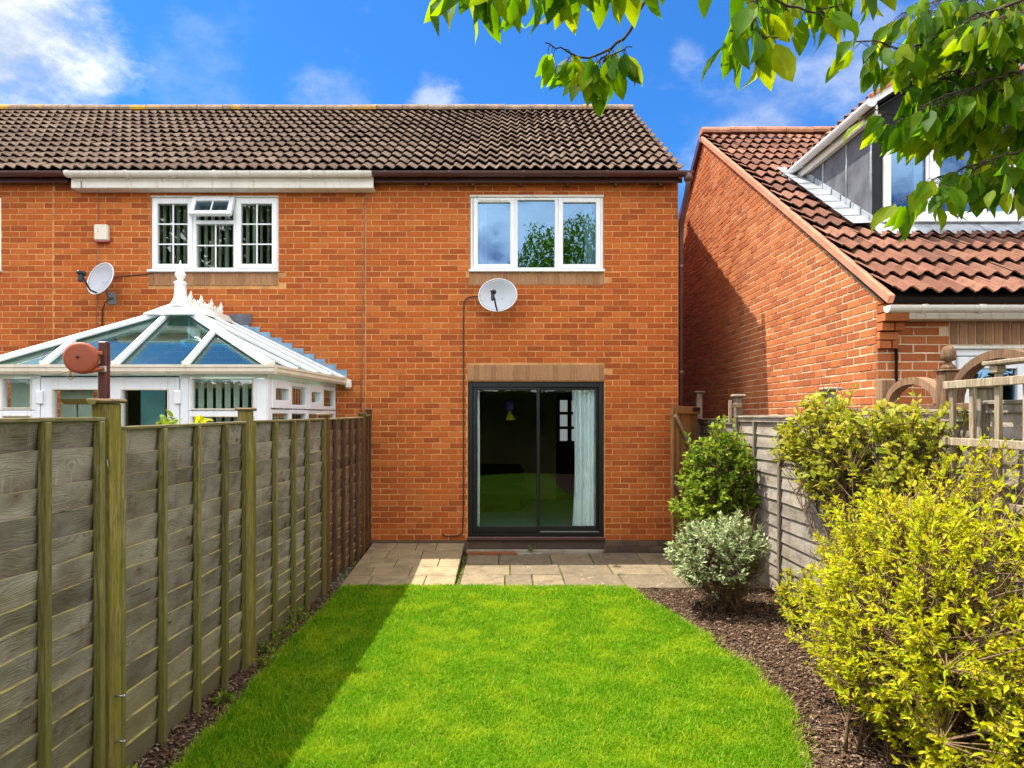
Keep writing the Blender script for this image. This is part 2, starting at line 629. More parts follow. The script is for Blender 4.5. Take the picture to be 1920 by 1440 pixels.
def m_glass(name, tint=(0.9, 0.95, 0.95), base=0.06, gain=2.0, rough=0.0, refl=(1, 1, 1)):
    n = NT(name)
    lw = n.n('ShaderNodeLayerWeight'); lw.inputs[0].default_value = 0.5
    sch = n.math('ADD', 0.04, n.math('MULTIPLY', n.math('POWER', lw.outputs['Facing'], 5.0), 0.96))
    f = n.math('ADD', n.math('MULTIPLY', sch, gain), base, True)
    f = n.math('MINIMUM', f, 0.95)
    tr = n.n('ShaderNodeBsdfTransparent'); n.put(tr.inputs[0], tint)
    gl = n.n('ShaderNodeBsdfGlossy'); gl.inputs['Roughness'].default_value = rough; n.put(gl.inputs[0], refl)
    w = n.noise(n.pos(), 2.2, 2)
    bp = n.n('ShaderNodeBump'); bp.inputs['Strength'].default_value = 0.05; bp.inputs['Distance'].default_value = 0.02
    n.t.links.new(w, bp.inputs['Height']); n.t.links.new(bp.outputs[0], gl.inputs['Normal'])
    mx = n.n('ShaderNodeMixShader')
    n.t.links.new(f, mx.inputs[0]); n.t.links.new(tr.outputs[0], mx.inputs[1]); n.t.links.new(gl.outputs[0], mx.inputs[2])
    n.t.links.new(mx.outputs[0], n.out.inputs[0])
    return n.m


M_BRICK = m_brick('orange brick', [(0.34, 0.082, 0.020), (0.45, 0.112, 0.024), (0.41, 0.100, 0.022), (0.48, 0.130, 0.029), (0.31, 0.074, 0.021), (0.46, 0.117, 0.025), (0.51, 0.152, 0.037), (0.43, 0.106, 0.023)], 0.14, (0.35, 0.086, 0.022))
M_MORTAR = m_mortar('buff mortar', (0.58, 0.285, 0.110))
M_BRICK_R = m_brick('red brick', [(0.37, 0.110, 0.038), (0.44, 0.138, 0.046), (0.41, 0.124, 0.041), (0.48, 0.162, 0.055), (0.32, 0.095, 0.035), (0.45, 0.142, 0.045)], 0.14, (0.31, 0.088, 0.036))
M_MORTAR_R = m_mortar('cream mortar', (0.70, 0.54, 0.36))
M_SOLDIER = m_brick('tan brick', [(0.31, 0.170, 0.088), (0.36, 0.200, 0.105), (0.28, 0.152, 0.080), (0.34, 0.185, 0.098)], 0.1)
M_PLINTH = m_brick('dark plinth brick', [(0.11, 0.075, 0.052), (0.15, 0.098, 0.066), (0.09, 0.064, 0.050)], 0.12)


def m_tile(name, cols, lichen, amt):
    n = NT(name)
    k = len(cols)
    c = n.ramp(n.rand(), [((i + 0.5) / k, cols[i]) for i in range(k)])
    p = n.pos()
    c = n.mix(n.rng(n.noise(p, 12, 6, 0.7), 0.42, 0.72, 0, 0.7), c, scale_col(cols[0], 0.55))
    c = n.mix(n.rng(n.noise(p, 40, 4, 0.7), 0.56, 0.7, 0, amt), c, lichen)
    c = n.mix(n.rng(n.noise(p, 2.1, 7, 0.72), 0.56, 0.70, 0, 0.75), c, scale_col(cols[0], 0.42))
    c = n.mix(n.rng(n.noise(p, 3.7, 8, 0.75), 0.62, 0.68, 0, amt), c, (0.20, 0.175, 0.075))
    n.bump(n.noise(p, 110, 4, 0.7), 0.5, 0.006)
    return n.fin(c, 0.92, 0.15)


M_TILE = m_tile('brown roof tile', [(0.094, 0.060, 0.040), (0.124, 0.082, 0.056), (0.107, 0.070, 0.048), (0.146, 0.102, 0.072)], (0.25, 0.205, 0.15), 0.35)
M_TILE_R = m_tile('red brown roof tile', [(0.150, 0.066, 0.042), (0.195, 0.090, 0.058), (0.170, 0.076, 0.048), (0.120, 0.058, 0.040), (0.225, 0.108, 0.070)], (0.26, 0.155, 0.105), 0.35)


def m_ridge(name, base):
    n = NT(name)
    p = n.pos()
    c = n.mix(n.rng(n.noise(p, 9, 5, 0.6), 0.35, 0.7), scale_col(base, 0.7), scale_col(base, 1.2))
    c = n.mix(n.rng(n.noise(n.pos((1, 1, 1)), 1.3, 7, 0.72), 0.55, 0.62, 0, 0.95), c, (0.42, 0.24, 0.02))
    n.bump(n.noise(p, 80, 4), 0.5, 0.01)
    return n.fin(c, 0.92, 0.1)


M_RIDGE = m_ridge('lichened ridge tile', (0.23, 0.17, 0.12))
M_RIDGE_R = m_plain('terracotta ridge', (0.30, 0.14, 0.085), 0.9, 0.15, 0.25, 8, 0.3)
M_VERGE = m_plain('pink verge mortar', (0.47, 0.20, 0.125), 0.9, 0.15, 0.16, 9, 0.3)
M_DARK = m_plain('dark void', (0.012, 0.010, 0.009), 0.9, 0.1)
M_UPVC = m_plain('white upvc', (0.76, 0.78, 0.80), 0.36, 0.45, 0.04, 5, 0, 60, 0, (0.62, 0.61, 0.56))
M_UPVC_OLD = m_plain('weathered white plastic', (0.70, 0.67, 0.60), 0.42, 0.4, 0.06, 5, 0, 60, 0, (0.42, 0.35, 0.22))
M_CREAM = m_plain('cream weathered plastic', (0.66, 0.60, 0.48), 0.45, 0.4, 0.07, 5, 0, 60, 0, (0.36, 0.29, 0.17))
M_BROWN_PL = m_plain('maroon brown plastic', (0.075, 0.028, 0.026), 0.35, 0.5, 0.15, 4)
M_BLACK_FR = m_plain('anthracite aluminium', (0.0065, 0.0075, 0.009), 0.35, 0.35, 0.15, 5)
M_BLACK = m_plain('black plastic', (0.012, 0.012, 0.013), 0.4, 0.5, 0.2, 10)
M_GREYPL = m_plain('grey plastic', (0.16, 0.17, 0.18), 0.5, 0.4, 0.1, 10)
M_DISH = m_plain('pale grey dish enamel', (0.37, 0.39, 0.42), 0.38, 0.45, 0.05, 7)
M_CABLE = m_plain('brown cable', (0.035, 0.022, 0.018), 0.5, 0.4)
M_CABLE_G = m_plain('grey cable', (0.20, 0.15, 0.13), 0.6, 0.3)
M_LEAD = m_plain('weathered lead', (0.095, 0.099, 0.112), 0.62, 0.35, 0.3, 5, 0.35, 14)
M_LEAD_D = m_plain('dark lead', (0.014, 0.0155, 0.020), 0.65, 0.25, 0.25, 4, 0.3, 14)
M_LEAD_P = m_plain('pale lead flashing', (0.27, 0.29, 0.31), 0.6, 0.4, 0.25, 8, 0.3, 18)
M_FLASH = m_plain('blue grey flashing', (0.17, 0.29, 0.40), 0.55, 0.4, 0.2, 7)
M_MAROON_ST = m_plain('maroon painted steel', (0.095, 0.026, 0.018), 0.45, 0.4, 0.3, 14)
M_TERRA = m_plain('terracotta plastic', (0.29, 0.062, 0.022), 0.5, 0.4, 0.12, 9)
M_BRASS = m_plain('brass hook', (0.35, 0.24, 0.07), 0.4, 0.5, 0.2, 20, 0, 60, 0.6)
M_STEEL = m_plain('galvanised steel', (0.42, 0.43, 0.44), 0.4, 0.5, 0.2, 20, 0, 60, 0.8)
M_GLASS = m_glass('window glass', (0.70, 0.80, 0.84), 0.09, 2.2, 0, (.34, .56, .85))
M_GLASS_DOOR = m_glass('door glass', (0.90, 0.94, 0.93), 0.0, 0.75)
M_GLASS_L = m_glass('clear window glass', (0.84, 0.90, 0.88), 0.01, 1.3)
M_GLASS_ROOF = m_glass('blue roof glass', (0.55, 0.82, 0.86), 0.06, 1.3, 0, (.85, 1, .95))
M_BLIND = m_plain('cream blind fabric', (0.52, 0.53, 0.44), 0.8, 0.2, 0.08, 8)
M_CURTAIN = m_plain('pale blue curtain', (0.78, 0.84, 0.86), 0.85, 0.1, 0.06, 9, 0.2, 120)
M_NET = m_plain('pink curtain', (0.50, 0.36, 0.46), 0.85, 0.1, 0.06, 9)
M_ROOM = m_plain('dim room paint', (0.22, 0.165, 0.085), 0.9, 0.1, 0.1, 2)
M_ROOM_P = m_plain('pale room paint', (0.30, 0.29, 0.26), 0.9, 0.1, 0.05, 2)
M_ROOM_W = m_plain('white ceiling paint', (0.55, 0.55, 0.52), 0.9, 0.1, 0.05, 2)
M_CARPET = m_plain('blue grey carpet', (0.10, 0.125, 0.15), 0.95, 0.05, 0.1, 30)
M_SAND = m_plain('sandy paving', (0.37, 0.29, 0.175), 0.9, 0.15, 0.14, 5, 0.4, 50)


def m_slab(name, cols, stain, lim):
    n = NT(name)
    k = len(cols)
    p = n.pos()
    c = n.ramp(n.rand(), [((i + 0.5) / k, cols[i]) for i in range(k)])
    c = n.mix(n.rng(n.noise(p, 4.5, 7, 0.66), 0.42, 0.68, 0, 0.75), c, stain)
    c = n.mix(n.rng(n.noise(p, 11, 6, 0.7, 1.5), 0.58, 0.66, 0, lim), c, (0.44, 0.40, 0.32))
    c = n.mix(n.rng(n.noise(p, 60, 4, 0.7), 0.5, 0.7, 0, 0.4), c, scale_col(cols[0], 0.5))
    n.bump(n.math('ADD', n.noise(p, 9, 5, 0.7), n.math('MULTIPLY', n.noise(p, 70, 4), 0.3)), 0.5, 0.015)
    return n.fin(c, 0.9, 0.2)


M_PAVER = m_slab('sand concrete paver', [(0.29, 0.220, 0.120), (0.33, 0.255, 0.143), (0.255, 0.195, 0.110), (0.305, 0.235, 0.132)], (0.155, 0.122, 0.072), 0.15)
M_FLAG = m_slab('riven grey flagstone', [(0.190, 0.146, 0.088), (0.222, 0.172, 0.103), (0.158, 0.122, 0.077)], (0.095, 0.078, 0.052), 0.5)
M_STEPBR = m_brick('worn step brick', [(0.26, 0.095, 0.040), (0.31, 0.115, 0.048), (0.22, 0.085, 0.04)], .2)
M_LEDGE = m_slab('step stone', [(0.30, 0.26, 0.20), (0.33, 0.28, 0.21)], (0.12, 0.11, 0.08), 0.4)
M_SOIL = m_plain('dark soil', (0.055, 0.038, 0.027), 0.95, 0.1, 0.35, 9, 0.7, 40)
M_MOSSY = m_plain('mossy joint', (0.075, 0.072, 0.026), 0.95, 0.05, 0.5, 14, 0.6, 60)
M_LAWNBASE = m_plain('lawn underlayer', (0.060, 0.130, 0.006), 0.95, 0.05, 0.3, 7, 0.4, 60)
M_MULCH = m_brick('bark chips', [(0.090, 0.050, 0.028), (0.14, 0.080, 0.046), (0.055, 0.032, 0.020), (0.19, 0.120, 0.070), (0.10, 0.057, 0.032), (0.29, 0.21, 0.14), (0.12, 0.066, 0.038)], 0.1)
M_PEBBLE = m_brick('pebbles', [(0.20, 0.17, 0.12), (0.14, 0.13, 0.09), (0.26, 0.22, 0.16), (0.10, 0.11, 0.05)], 0.1)

ALG = (0.105, 0.098, 0.022)
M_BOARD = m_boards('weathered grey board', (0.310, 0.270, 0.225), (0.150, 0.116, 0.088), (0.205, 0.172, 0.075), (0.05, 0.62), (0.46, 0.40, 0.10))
M_BOARD_BR = m_boards('brown stained board', (0.255, 0.145, 0.095), (0.140, 0.078, 0.050), (0.20, 0.14, 0.06), (0.05, 0.35), (0.36, 0.24, 0.12))
M_BATTEN = m_wood('green tinged batten', (0.270, 0.230, 0.095), (0.150, 0.120, 0.045), 'Z', (0.150, 0.135, 0.03), 0.6, (0.3, 1.2), False)
M_BATTEN_BR = m_wood('brown batten', (0.155, 0.088, 0.048), (0.085, 0.045, 0.026), 'Z', ALG, 0.25, None, False)
M_CAP = m_wood('mossy top rail', (0.33, 0.28, 0.17), (0.18, 0.150, 0.062), 'Y', ALG, 0.4, None, False)
M_POST = m_wood('mossy post', (0.31, 0.245, 0.075), (0.165, 0.125, 0.036), 'Z', (0.215, 0.190, 0.014), 0.75, None, False)
M_POST_OR = m_wood('orange brown post', (0.26, 0.125, 0.040), (0.15, 0.068, 0.022), 'Z', ALG, 0.15, None, False)
M_POSTCAP = m_wood('weathered post cap', (0.33, 0.23, 0.13), (0.19, 0.125, 0.065), 'X', ALG, 0.2, None, False)
M_RBOARD = m_boards('silver grey board', (0.34, 0.295, 0.245), (0.18, 0.148, 0.118), (0.22, 0.20, 0.09), (-.5, -.2), (0.42, 0.38, 0.28))
M_RPOST = m_wood('grey post', (0.36, 0.31, 0.25), (0.21, 0.175, 0.135), 'Z', (0.2, 0.2, 0.08), 0.2, None, False)
M_GATE = m_wood('golden gate board', (0.46, 0.245, 0.095), (0.28, 0.135, 0.050), 'Z', None, 0, None, False)
M_ARCH = m_wood('brown trellis wood', (0.33, 0.20, 0.115), (0.20, 0.115, 0.065), 'Z', None, 0, None, False)
M_TRELLIS = m_wood('pale weathered trellis', (0.48, 0.385, 0.28), (0.31, 0.235, 0.16), 'Z', (0.25, 0.24, 0.09), 0.15, None, False)
M_BARK = m_plain('twig bark', (0.105, 0.066, 0.042), 0.9, 0.15, 0.3, 30, 0.4, 90)
M_BARK_D = m_plain('tree bark', (0.062, 0.045, 0.034), 0.9, 0.15, 0.3, 14, 0.6, 40)
M_TWIG = m_plain('dry brown twig', (0.17, 0.105, 0.062), 0.9, 0.15, 0.3, 30)

M_L_TREE = m_leaf('cherry leaf', [(0.036, 0.100, 0.003), (0.095, 0.190, 0.004), (0.060, 0.145, 0.003), (0.13, 0.21, 0.005), (0.20, 0.26, 0.007)], 0.6, (2.7, 2.4, 0.5), 0.5, 0.12)
M_L_GOLD = m_leaf('golden shrub leaf', [(0.43, 0.45, 0.011), (0.58, 0.55, 0.013), (0.22, 0.35, 0.010), (0.54, 0.52, 0.013), (0.33, 0.43, 0.010), (0.60, 0.52, 0.018), (0.46, 0.33, 0.025), (0.52, 0.52, 0.013)], 0.48, (1.3, 1.25, 0.5))
M_L_VINE = m_leaf('yellow green climber leaf', [(0.34, 0.33, 0.03), (0.43, 0.39, 0.04), (0.25, 0.30, 0.028), (0.48, 0.39, 0.06), (0.20, 0.27, 0.022)], 0.42, (1.3, 1.25, 0.5))
M_L_GREEN = m_leaf('mid green leaf', [(0.11, 0.20, 0.016), (0.16, 0.26, 0.020), (0.26, 0.33, 0.03), (0.13, 0.225, 0.018), (0.30, 0.34, 0.04)], 0.35, (1.4, 1.3, 0.5))
M_L_PALE = m_leaf('variegated pale leaf', [(0.24, 0.30, 0.12), (0.44, 0.49, 0.26), (0.33, 0.40, 0.19), (0.52, 0.54, 0.33), (0.18, 0.26, 0.09)], 0.25, (1.1, 1.1, 0.8))
M_L_HEDGE = m_leaf('dark hedge leaf', [(0.020, 0.038, 0.008), (0.030, 0.055, 0.010), (0.024, 0.045, 0.009)], 0.25)


def m_grass():
    n = NT('lawn blades')
    r = n.rand()
    c = n.ramp(r, [(0.0, (0.075, 0.200, 0.003)), (0.35, (0.110, 0.270, 0.004)), (0.7, (0.15, 0.320, 0.005)), (0.88, (0.22, 0.36, 0.008)), (1.0, (0.44, 0.43, 0.06))])
    p = n.pos()
    f = n.rng(n.noise(p, 2.4, 7, 0.68), 0.44, 0.64)
    c = n.mix(n.math('MULTIPLY', f, 0.62), c, (0.33, 0.42, 0.012))
    f2 = n.rng(n.noise(n.pos((1, 1, 1), None), 5.5, 6, 0.7), 0.54, 0.68)
    c = n.mix(n.math('MULTIPLY', f2, 0.45), c, (0.055, 0.16, 0.004))
    f3 = n.rng(n.noise(n.pos((1.3, .9, 1)), 3.1, 7, 0.72), 0.62, 0.72)
    c = n.mix(n.math('MULTIPLY', f3, 0.5), c, (0.42, 0.38, 0.06))
    n.fin(c, 0.6, 0.06)
    tr = n.n('ShaderNodeBsdfTranslucent')
    n.put(tr.inputs[0], n.mix(1.0, c, (1.2, 1.3, 0.5), 'MULTIPLY'))
    mx = n.n('ShaderNodeMixShader'); mx.inputs[0].default_value = 0.4
    n.t.links.new(n.b.outputs[0], mx.inputs[1]); n.t.links.new(tr.outputs[0], mx.inputs[2])
    n.t.links.new(mx.outputs[0], n.out.inputs[0])
    return n.m


M_GRASS = m_grass()

# ------------------------------------------------------------------ ground
D = 9.09          # distance of the terrace's brick face


def zfall(y): return 0.0


def poly_sheet(name, pts, z, mat, kind='structure', parent=None):
    mb = MB()
    mb.add([(x, y, z) for x, y in pts], [tuple(range(len(pts)))])
    return tag(mb.build(name, mat, parent), kind=kind)


tag(MB().box(-60, 60, -60, 90, -0.30, -0.030).build('ground', M_SOIL), kind='structure')
LAWN_L = [(-1.66, -3.2), (-1.66, 2.0), (-1.68, 3.5), (-1.70, 5.0), (-1.71, 6.2), (-1.70, 7.24)]
LAWN_R = [(1.27, 7.24), (1.34, 6.8), (1.44, 6.25), (1.62, 5.64), (1.72, 5.02), (1.71, 4.44), (1.61, 3.85), (1.51, 3.5), (1.40, 2.6), (1.36, 1.0), (1.36, -3.2)]


def edge_x(tab, y):
    t = sorted(tab, key=lambda q: q[1])
    return float(np.interp(y, [q[1] for q in t], [q[0] for q in t]))


mb = MB()
ys = np.linspace(-3.2, 7.24, 60)
vs = []
for y in ys:
    a, b = edge_x(LAWN_L, y), edge_x(LAWN_R, y)
    for t in np.linspace(0, 1, 9):
        vs.append((a + (b - a) * t + 0.01 * math.sin(y * 9 + t), y, -0.018 + 0.012 * math.sin(math.pi * t)))
fs = [(i * 9 + j, i * 9 + j + 1, (i + 1) * 9 + j + 1, (i + 1) * 9 + j) for i in range(59) for j in range(8)]
mb.add(vs, fs, True)
tag(mb.build('lawn', M_LAWNBASE), kind='structure')


def grass():
    n = 520000
    y = 2.75 + (7.28 - 2.75) * rng.random(n) ** 1.45
    ly = [q[1] for q in LAWN_L]; lx = [q[0] for q in LAWN_L]
    rr = sorted(LAWN_R, key=lambda q: q[1])
    a = np.interp(y, ly, lx); b = np.interp(y, [q[1] for q in rr], [q[0] for q in rr])
    wob = 0.018 * np.sin(y * 3.3) + 0.012 * np.sin(y * 9.0 + 1) + rng.normal(0, .016, n)
    t = rng.random(n)
    x = a + wob * .6 + (b + wob - a) * t
    edge = np.minimum(np.abs(x - a), np.abs(b - x))
    # thin and ragged towards the borders
    keep = rng.random(n) < np.clip(0.35 + edge / 0.10, 0, 1)
    x, y = x[keep], y[keep]
    n = len(x)
    patch = 0.5 + 0.25 * np.sin(x * 3.1 + 1.7 * np.sin(y * 2.3)) * np.sin(y * 2.7 + 1.3 * np.sin(x * 3.7)) + .25 * np.sin(x * 9.1 + 2 * np.sin(y * 7.3)) * np.sin(y * 8.7 + 1.9 * np.sin(x * 6.7))
    L = (0.014 + 0.034 * rng.random(n) ** 1.4) * (0.6 + 0.75 * patch)
    L *= np.where(edge[keep] < .07, 1.45, 1.0)
    L[rng.random(n) < 0.02] *= 1.5
    w = (0.0011 + 0.0011 * rng.random(n)) * (0.75 + y / 8)
    th = rng.random(n) * 2 * np.pi
    lean = 0.25 + 0.9 * rng.random(n)
    dx, dy = np.cos(th), np.sin(th)
    ph = th + np.pi / 2 + rng.normal(0, 0.5, n)
    sx, sy = np.cos(ph) * w, np.sin(ph) * w
    z0 = np.full(n, -0.012)
    base = np.stack([x, y, z0], 1)
    side = np.stack([sx, sy, np.zeros(n)], 1)
    mid = base + np.stack([dx * L * lean * 0.35, dy * L * lean * 0.35, L * 0.6], 1)
    tip = base + np.stack([dx * L * lean, dy * L * lean, L * (1.0 - 0.25 * lean)], 1)
    V = np.stack([base - side, base + side, mid + side * .8, mid - side * .8, tip], 1).reshape(-1, 3)
    i = np.arange(n) * 5
    Q = np.stack([i, i + 1, i + 2, i + 3], 1)
    T = np.stack([i + 3, i + 2, i + 4], 1)
    o = bpy.data.objects.new('lawn_grass', np_mesh('lawn_grass', V, Q, T, M_GRASS))
    link(o)
    tag(o, 'short mown bright green lawn grass', 'grass', None, 'stuff')


grass()


def dry_edge():
    n = 26000
    y = 2.75 + 4.45 * rng.random(n) ** 1.3
    left = rng.random(n) < .3
    rr = sorted(LAWN_R, key=lambda q: q[1])
    b = np.interp(y, [q[1] for q in rr], [q[0] for q in rr]); a = np.interp(y, [q[1] for q in LAWN_L], [q[0] for q in LAWN_L])
    x = np.where(left, a + .03 - np.abs(rng.normal(0, .035, n)), b - .06 + rng.normal(0, .075, n))
    ok = np.sin(y * 5.1 + 1) + np.sin(y * 13.7) + rng.normal(0, .8, n) > -.4
    x, y = x[ok], y[ok]; n = len(x)
    L = .02 + .045 * rng.random(n) ** 1.6
    th = rng.random(n) * 2 * np.pi
    d = np.stack([np.cos(th), np.sin(th), .2 + 1.2 * rng.random(n)], 1); d /= np.linalg.norm(d, axis=1)[:, None]
    sd = np.stack([-np.sin(th), np.cos(th), np.zeros(n)], 1) * (.0012 + .001 * rng.random(n))[:, None]
    p = np.stack([x, y, np.full(n, -.02)], 1)
    m = p + d * (L * .55)[:, None]; t = p + d * L[:, None] - np.array([0, 0, 1]) * (L * .2)[:, None]
    V = np.stack([p - sd, p + sd, m + sd, m - sd, t], 1).reshape(-1, 3)
    i = np.arange(n) * 5
    mt = m_leaf('straw grass', [(0.14, 0.24, 0.012), (0.30, 0.34, 0.03), (0.42, 0.37, 0.10), (0.22, 0.30, 0.02)], .35, (1.2, 1.2, .6))
    o = bpy.data.objects.new('edge_grass', np_mesh('edge_grass', V, np.stack([i, i + 1, i + 2, i + 3], 1), np.stack([i + 3, i + 2, i + 4], 1), mt))
    link(o)
    tag(o, 'ragged straw coloured grass along the borders of the lawn', 'grass', None, 'stuff')


dry_edge()


def chips(name, label, n, sample, mat, lmin, lmax, wmin, wmax, z=-0.022):
    P = np.array([sample() for _ in range(n)])
    L = lmin + (lmax - lmin) * rng.random(n) ** 2.2
    w = wmin + (wmax - wmin) * rng.random(n)
    th = rng.random(n) * 2 * np.pi
    tilt = rng.normal(0, 0.25, n)
    d = np.stack([np.cos(th), np.sin(th), tilt], 1); d /= np.linalg.norm(d, axis=1)[:, None]
    up = np.stack([rng.normal(0, .25, n), rng.normal(0, .25, n), np.ones(n)], 1)
    s = np.cross(d, up); s /= np.linalg.norm(s, axis=1)[:, None]
    u = np.cross(s, d)
    c = np.concatenate([P, (z + 0.004 + 0.02 * rng.random(n) ** 2)[:, None]], 1)
    V = []
    th_ = 0.0022
    for a, hgt in ((-1, 0), (0, 1), (1, 0)):
        cc = c + d * (a * L / 2)[:, None] + u * (hgt * L * 0.10)[:, None]
        for b in (-1, 1):
            V.append(cc + s * (b * w / 2)[:, None] + u * th_)
            V.append(cc + s * (b * w / 2)[:, None] - u * th_)
    V = np.stack(V, 1).reshape(-1, 3)
    i = np.arange(n) * 12
    Q = []
    for k in (0, 4):
        Q += [(k, k + 2, k + 6, k + 4), (k + 1, k + 5, k + 7, k + 3), (k, k + 4, k + 5, k + 1), (k + 2, k + 3, k + 7, k + 6)]
    Q += [(0, 1, 3, 2), (8, 10, 11, 9)]
    Q = (i[:, None, None] + np.array(Q)[None]).reshape(-1, 4)
    o = bpy.data.objects.new(name, np_mesh(name, V, Q, None, mat))
    link(o)
    tag(o, label, 'mulch', None, 'stuff')


def s_right():
    while True:
        y = 2.6 + 5.0 * random.random() ** 1.3
        a = edge_x(LAWN_R, y) if y < 7.24 else 1.9
        x = a - 0.05 + (2.72 - a + 0.05) * random.random()
        if y > 7.2 and x < 2.3: continue
        return (x, y)


def s_left():
    y = 2.5 + 5.0 * random.random()
    return (-1.98 + 0.02 * (y - 2.5) / 5 + (0.33 - 0.01 * y) * random.random() ** 1.1, y)


tag(MB().box(1.2, 3.0, 1.5, 7.24, -0.10, -0.020).build('flower_bed_soil', M_SOIL), kind='structure')
tag(MB().box(-2.1, -1.60, 1.5, 9.0, -0.10, -0.021).build('border_soil', M_SOIL), kind='structure')
chips('bark_mulch', 'brown bark mulch covering the bed under the shrubs on the right', 17000, s_right, M_MULCH, 0.010, 0.055, 0.004, 0.014)
chips('leaf_litter', 'dark twiggy litter in the narrow strip along the left fence', 4200, s_left, M_MULCH, 0.010, 0.07, 0.004, 0.014)


# ------------------------------------------------------------------ paving
def slab_mesh(x0, x1, y0, y1, z0, z1, mat, j=0.004, b=0.006, slope=None):
    mb = MB()
    mb.box(x0, x1, y0, y1, z0, z1, b)
    out = []
    for (x, y, z) in mb.v:
        x += random.uniform(-j, j) * .5; y += random.uniform(-j, j) * .5
        if slope: z += slope(y)
        out.append((x, y, z + random.uniform(-j, j) * .3))
    mb.v = out
    return mb


# flagstone patio
pt = thing('stone_patio', 'low grey riven flagstone patio in front of the sliding door', 'patio', (0.9, 8.1, 0))
MB().box(-0.54, 3.15, 7.22, 9.06, -0.12, -0.022).build('bedding', M_MOSSY, pt)
rows = [(7.22, 7.775), (7.785, 8.335), (8.345, 9.04)]
cuts = [[-0.50, -0.02, 0.28, 0.62, 1.25, 1.90, 2.5, 3.1], [-0.50, 0.04, 0.62, 1.21, 1.82, 2.4, 3.1], [-0.50, -0.10, 0.55, 1.06, 1.68, 2.3, 3.1]]
for (y0, y1), cs in zip(rows, cuts):
    for a, b in zip(cs[:-1], cs[1:]):
        c = ((a + b) / 2, (y0 + y1) / 2, 0)
        slab_mesh(a + .006, b - .006, y0, y1, -0.05, 0.0 + random.uniform(-.004, .004), M_FLAG).build('flagstone', M_FLAG, pt, c)

JP = []
for (y0, y1), cs in zip(rows, cuts):
    for a in cs[1:-1]:
        for _ in range(34 if random.random() < .7 else 6):
            JP.append((a + random.gauss(0, .006), y0 + (y1 - y0) * random.random(), -.012))
for yj in (7.78, 8.34):
    for _ in range(150):
        JP.append((-.5 + 2.9 * random.random() ** 1.2, yj + random.gauss(0, .006), -.012))
for _ in range(160):
    JP.append((-.54 + random.gauss(0, .02), 7.3 + 1.6 * random.random(), -.015))

# sandy path, raised and sloping up to the house wall
ramp = lambda y: max(0.0, (y - 7.25) / (9.05 - 7.25)) * 0.125
pth = thing('paved_path', 'raised sandy concrete path sloping up to the brick wall beside the left fence', 'path', (-1.15, 8.1, 0))
mb = MB()
mb.add([(-1.745, 7.26, -.1), (-0.565, 7.26, -.1), (-0.555, 9.05, -.1), (-1.74, 9.05, -.1), (-1.745, 7.26, -.008), (-0.565, 7.26, -.008), (-0.555, 9.05, .117), (-1.74, 9.05, .117)],
       [(3, 2, 1, 0), (4, 5, 6, 7), (0, 1, 5, 4), (1, 2, 6, 5), (2, 3, 7, 6), (3, 0, 4, 7)])
mb.build('bedding', M_SOIL, pth)
rws = [7.25, 7.62, 7.98, 8.34, 8.70, 9.05]
pc = [[-1.75, -1.42, -1.16, -0.83, -0.55], [-1.75, -1.54, -1.05, -0.55], [-1.75, -1.38, -0.90, -0.55], [-1.75, -1.26, -0.96, -0.55], [-1.75, -1.50, -1.22, -0.88, -0.55]]
pc = [[-1.75, -1.30, -1.02, -0.79, -0.55], [-1.75, -1.31, -0.95, -0.55], [-1.75, -1.27, -0.87, -0.55], [-1.75, -1.42, -1.00, -0.55], [-1.75, -1.47, -1.37, -0.87, -0.55]]
pc = [[-1.75, -1.47, -0.88, -0.55], [-1.75, -1.52, -1.08, -0.55], [-1.75, -1.30, -0.80, -0.55], [-1.75, -1.46, -1.04, -0.55], [-1.75, -1.43, -1.15, -0.90, -0.55]]
for i in range(5):
    for a, b in zip(pc[i][:-1], pc[i][1:]):
        slab_mesh(a + .004, b - .004, rws[i] + .004, rws[i + 1] - .004, -0.045, 0.0, M_PAVER, 0.003, 0.006, ramp).build('paver', M_PAVER, pth, ((a + b) / 2, rws[i] + .18, 0))


def s_peb():
    y = 7.2 + 1.85 * random.random()
    return (-1.90 + 0.03 * (y - 7.2) + 0.14 * random.random(), y)


chips('pebbles', 'small pebbles and moss between the path and the left fence', 900, s_peb, M_PEBBLE, 0.02, 0.04, 0.012, 0.03, -0.015)

# ------------------------------------------------------------------ brickwork


def clip_poly(poly, f):
    "keep the part of a 2-D polygon where f(p) >= 0 (f linear)"
    out = []
    for i in range(len(poly)):
        p, q = poly[i], poly[(i + 1) % len(poly)]
        a, b = f(p), f(q)
        if a >= 0: out.append(p)
        if (a >= 0) != (b >= 0):
            t = a / (a - b)
            out.append((p[0] + (q[0] - p[0]) * t, p[1] + (q[1] - p[1]) * t))
    return out


def minus(rect, op):
    u0, u1, z0, z1 = rect
    a0, a1, b0, b1 = op
    if u1 <= a0 or u0 >= a1 or z1 <= b0 or z0 >= b1: return [rect]
    out = []
    if z0 < b0: out.append((u0, u1, z0, b0))
    if z1 > b1: out.append((u0, u1, b1, z1))
    zz0, zz1 = max(z0, b0), min(z1, b1)
    if u0 < a0: out.append((u0, a0, zz0, zz1))
    if u1 > a1: out.append((a1, u1, zz0, zz1))
    return out


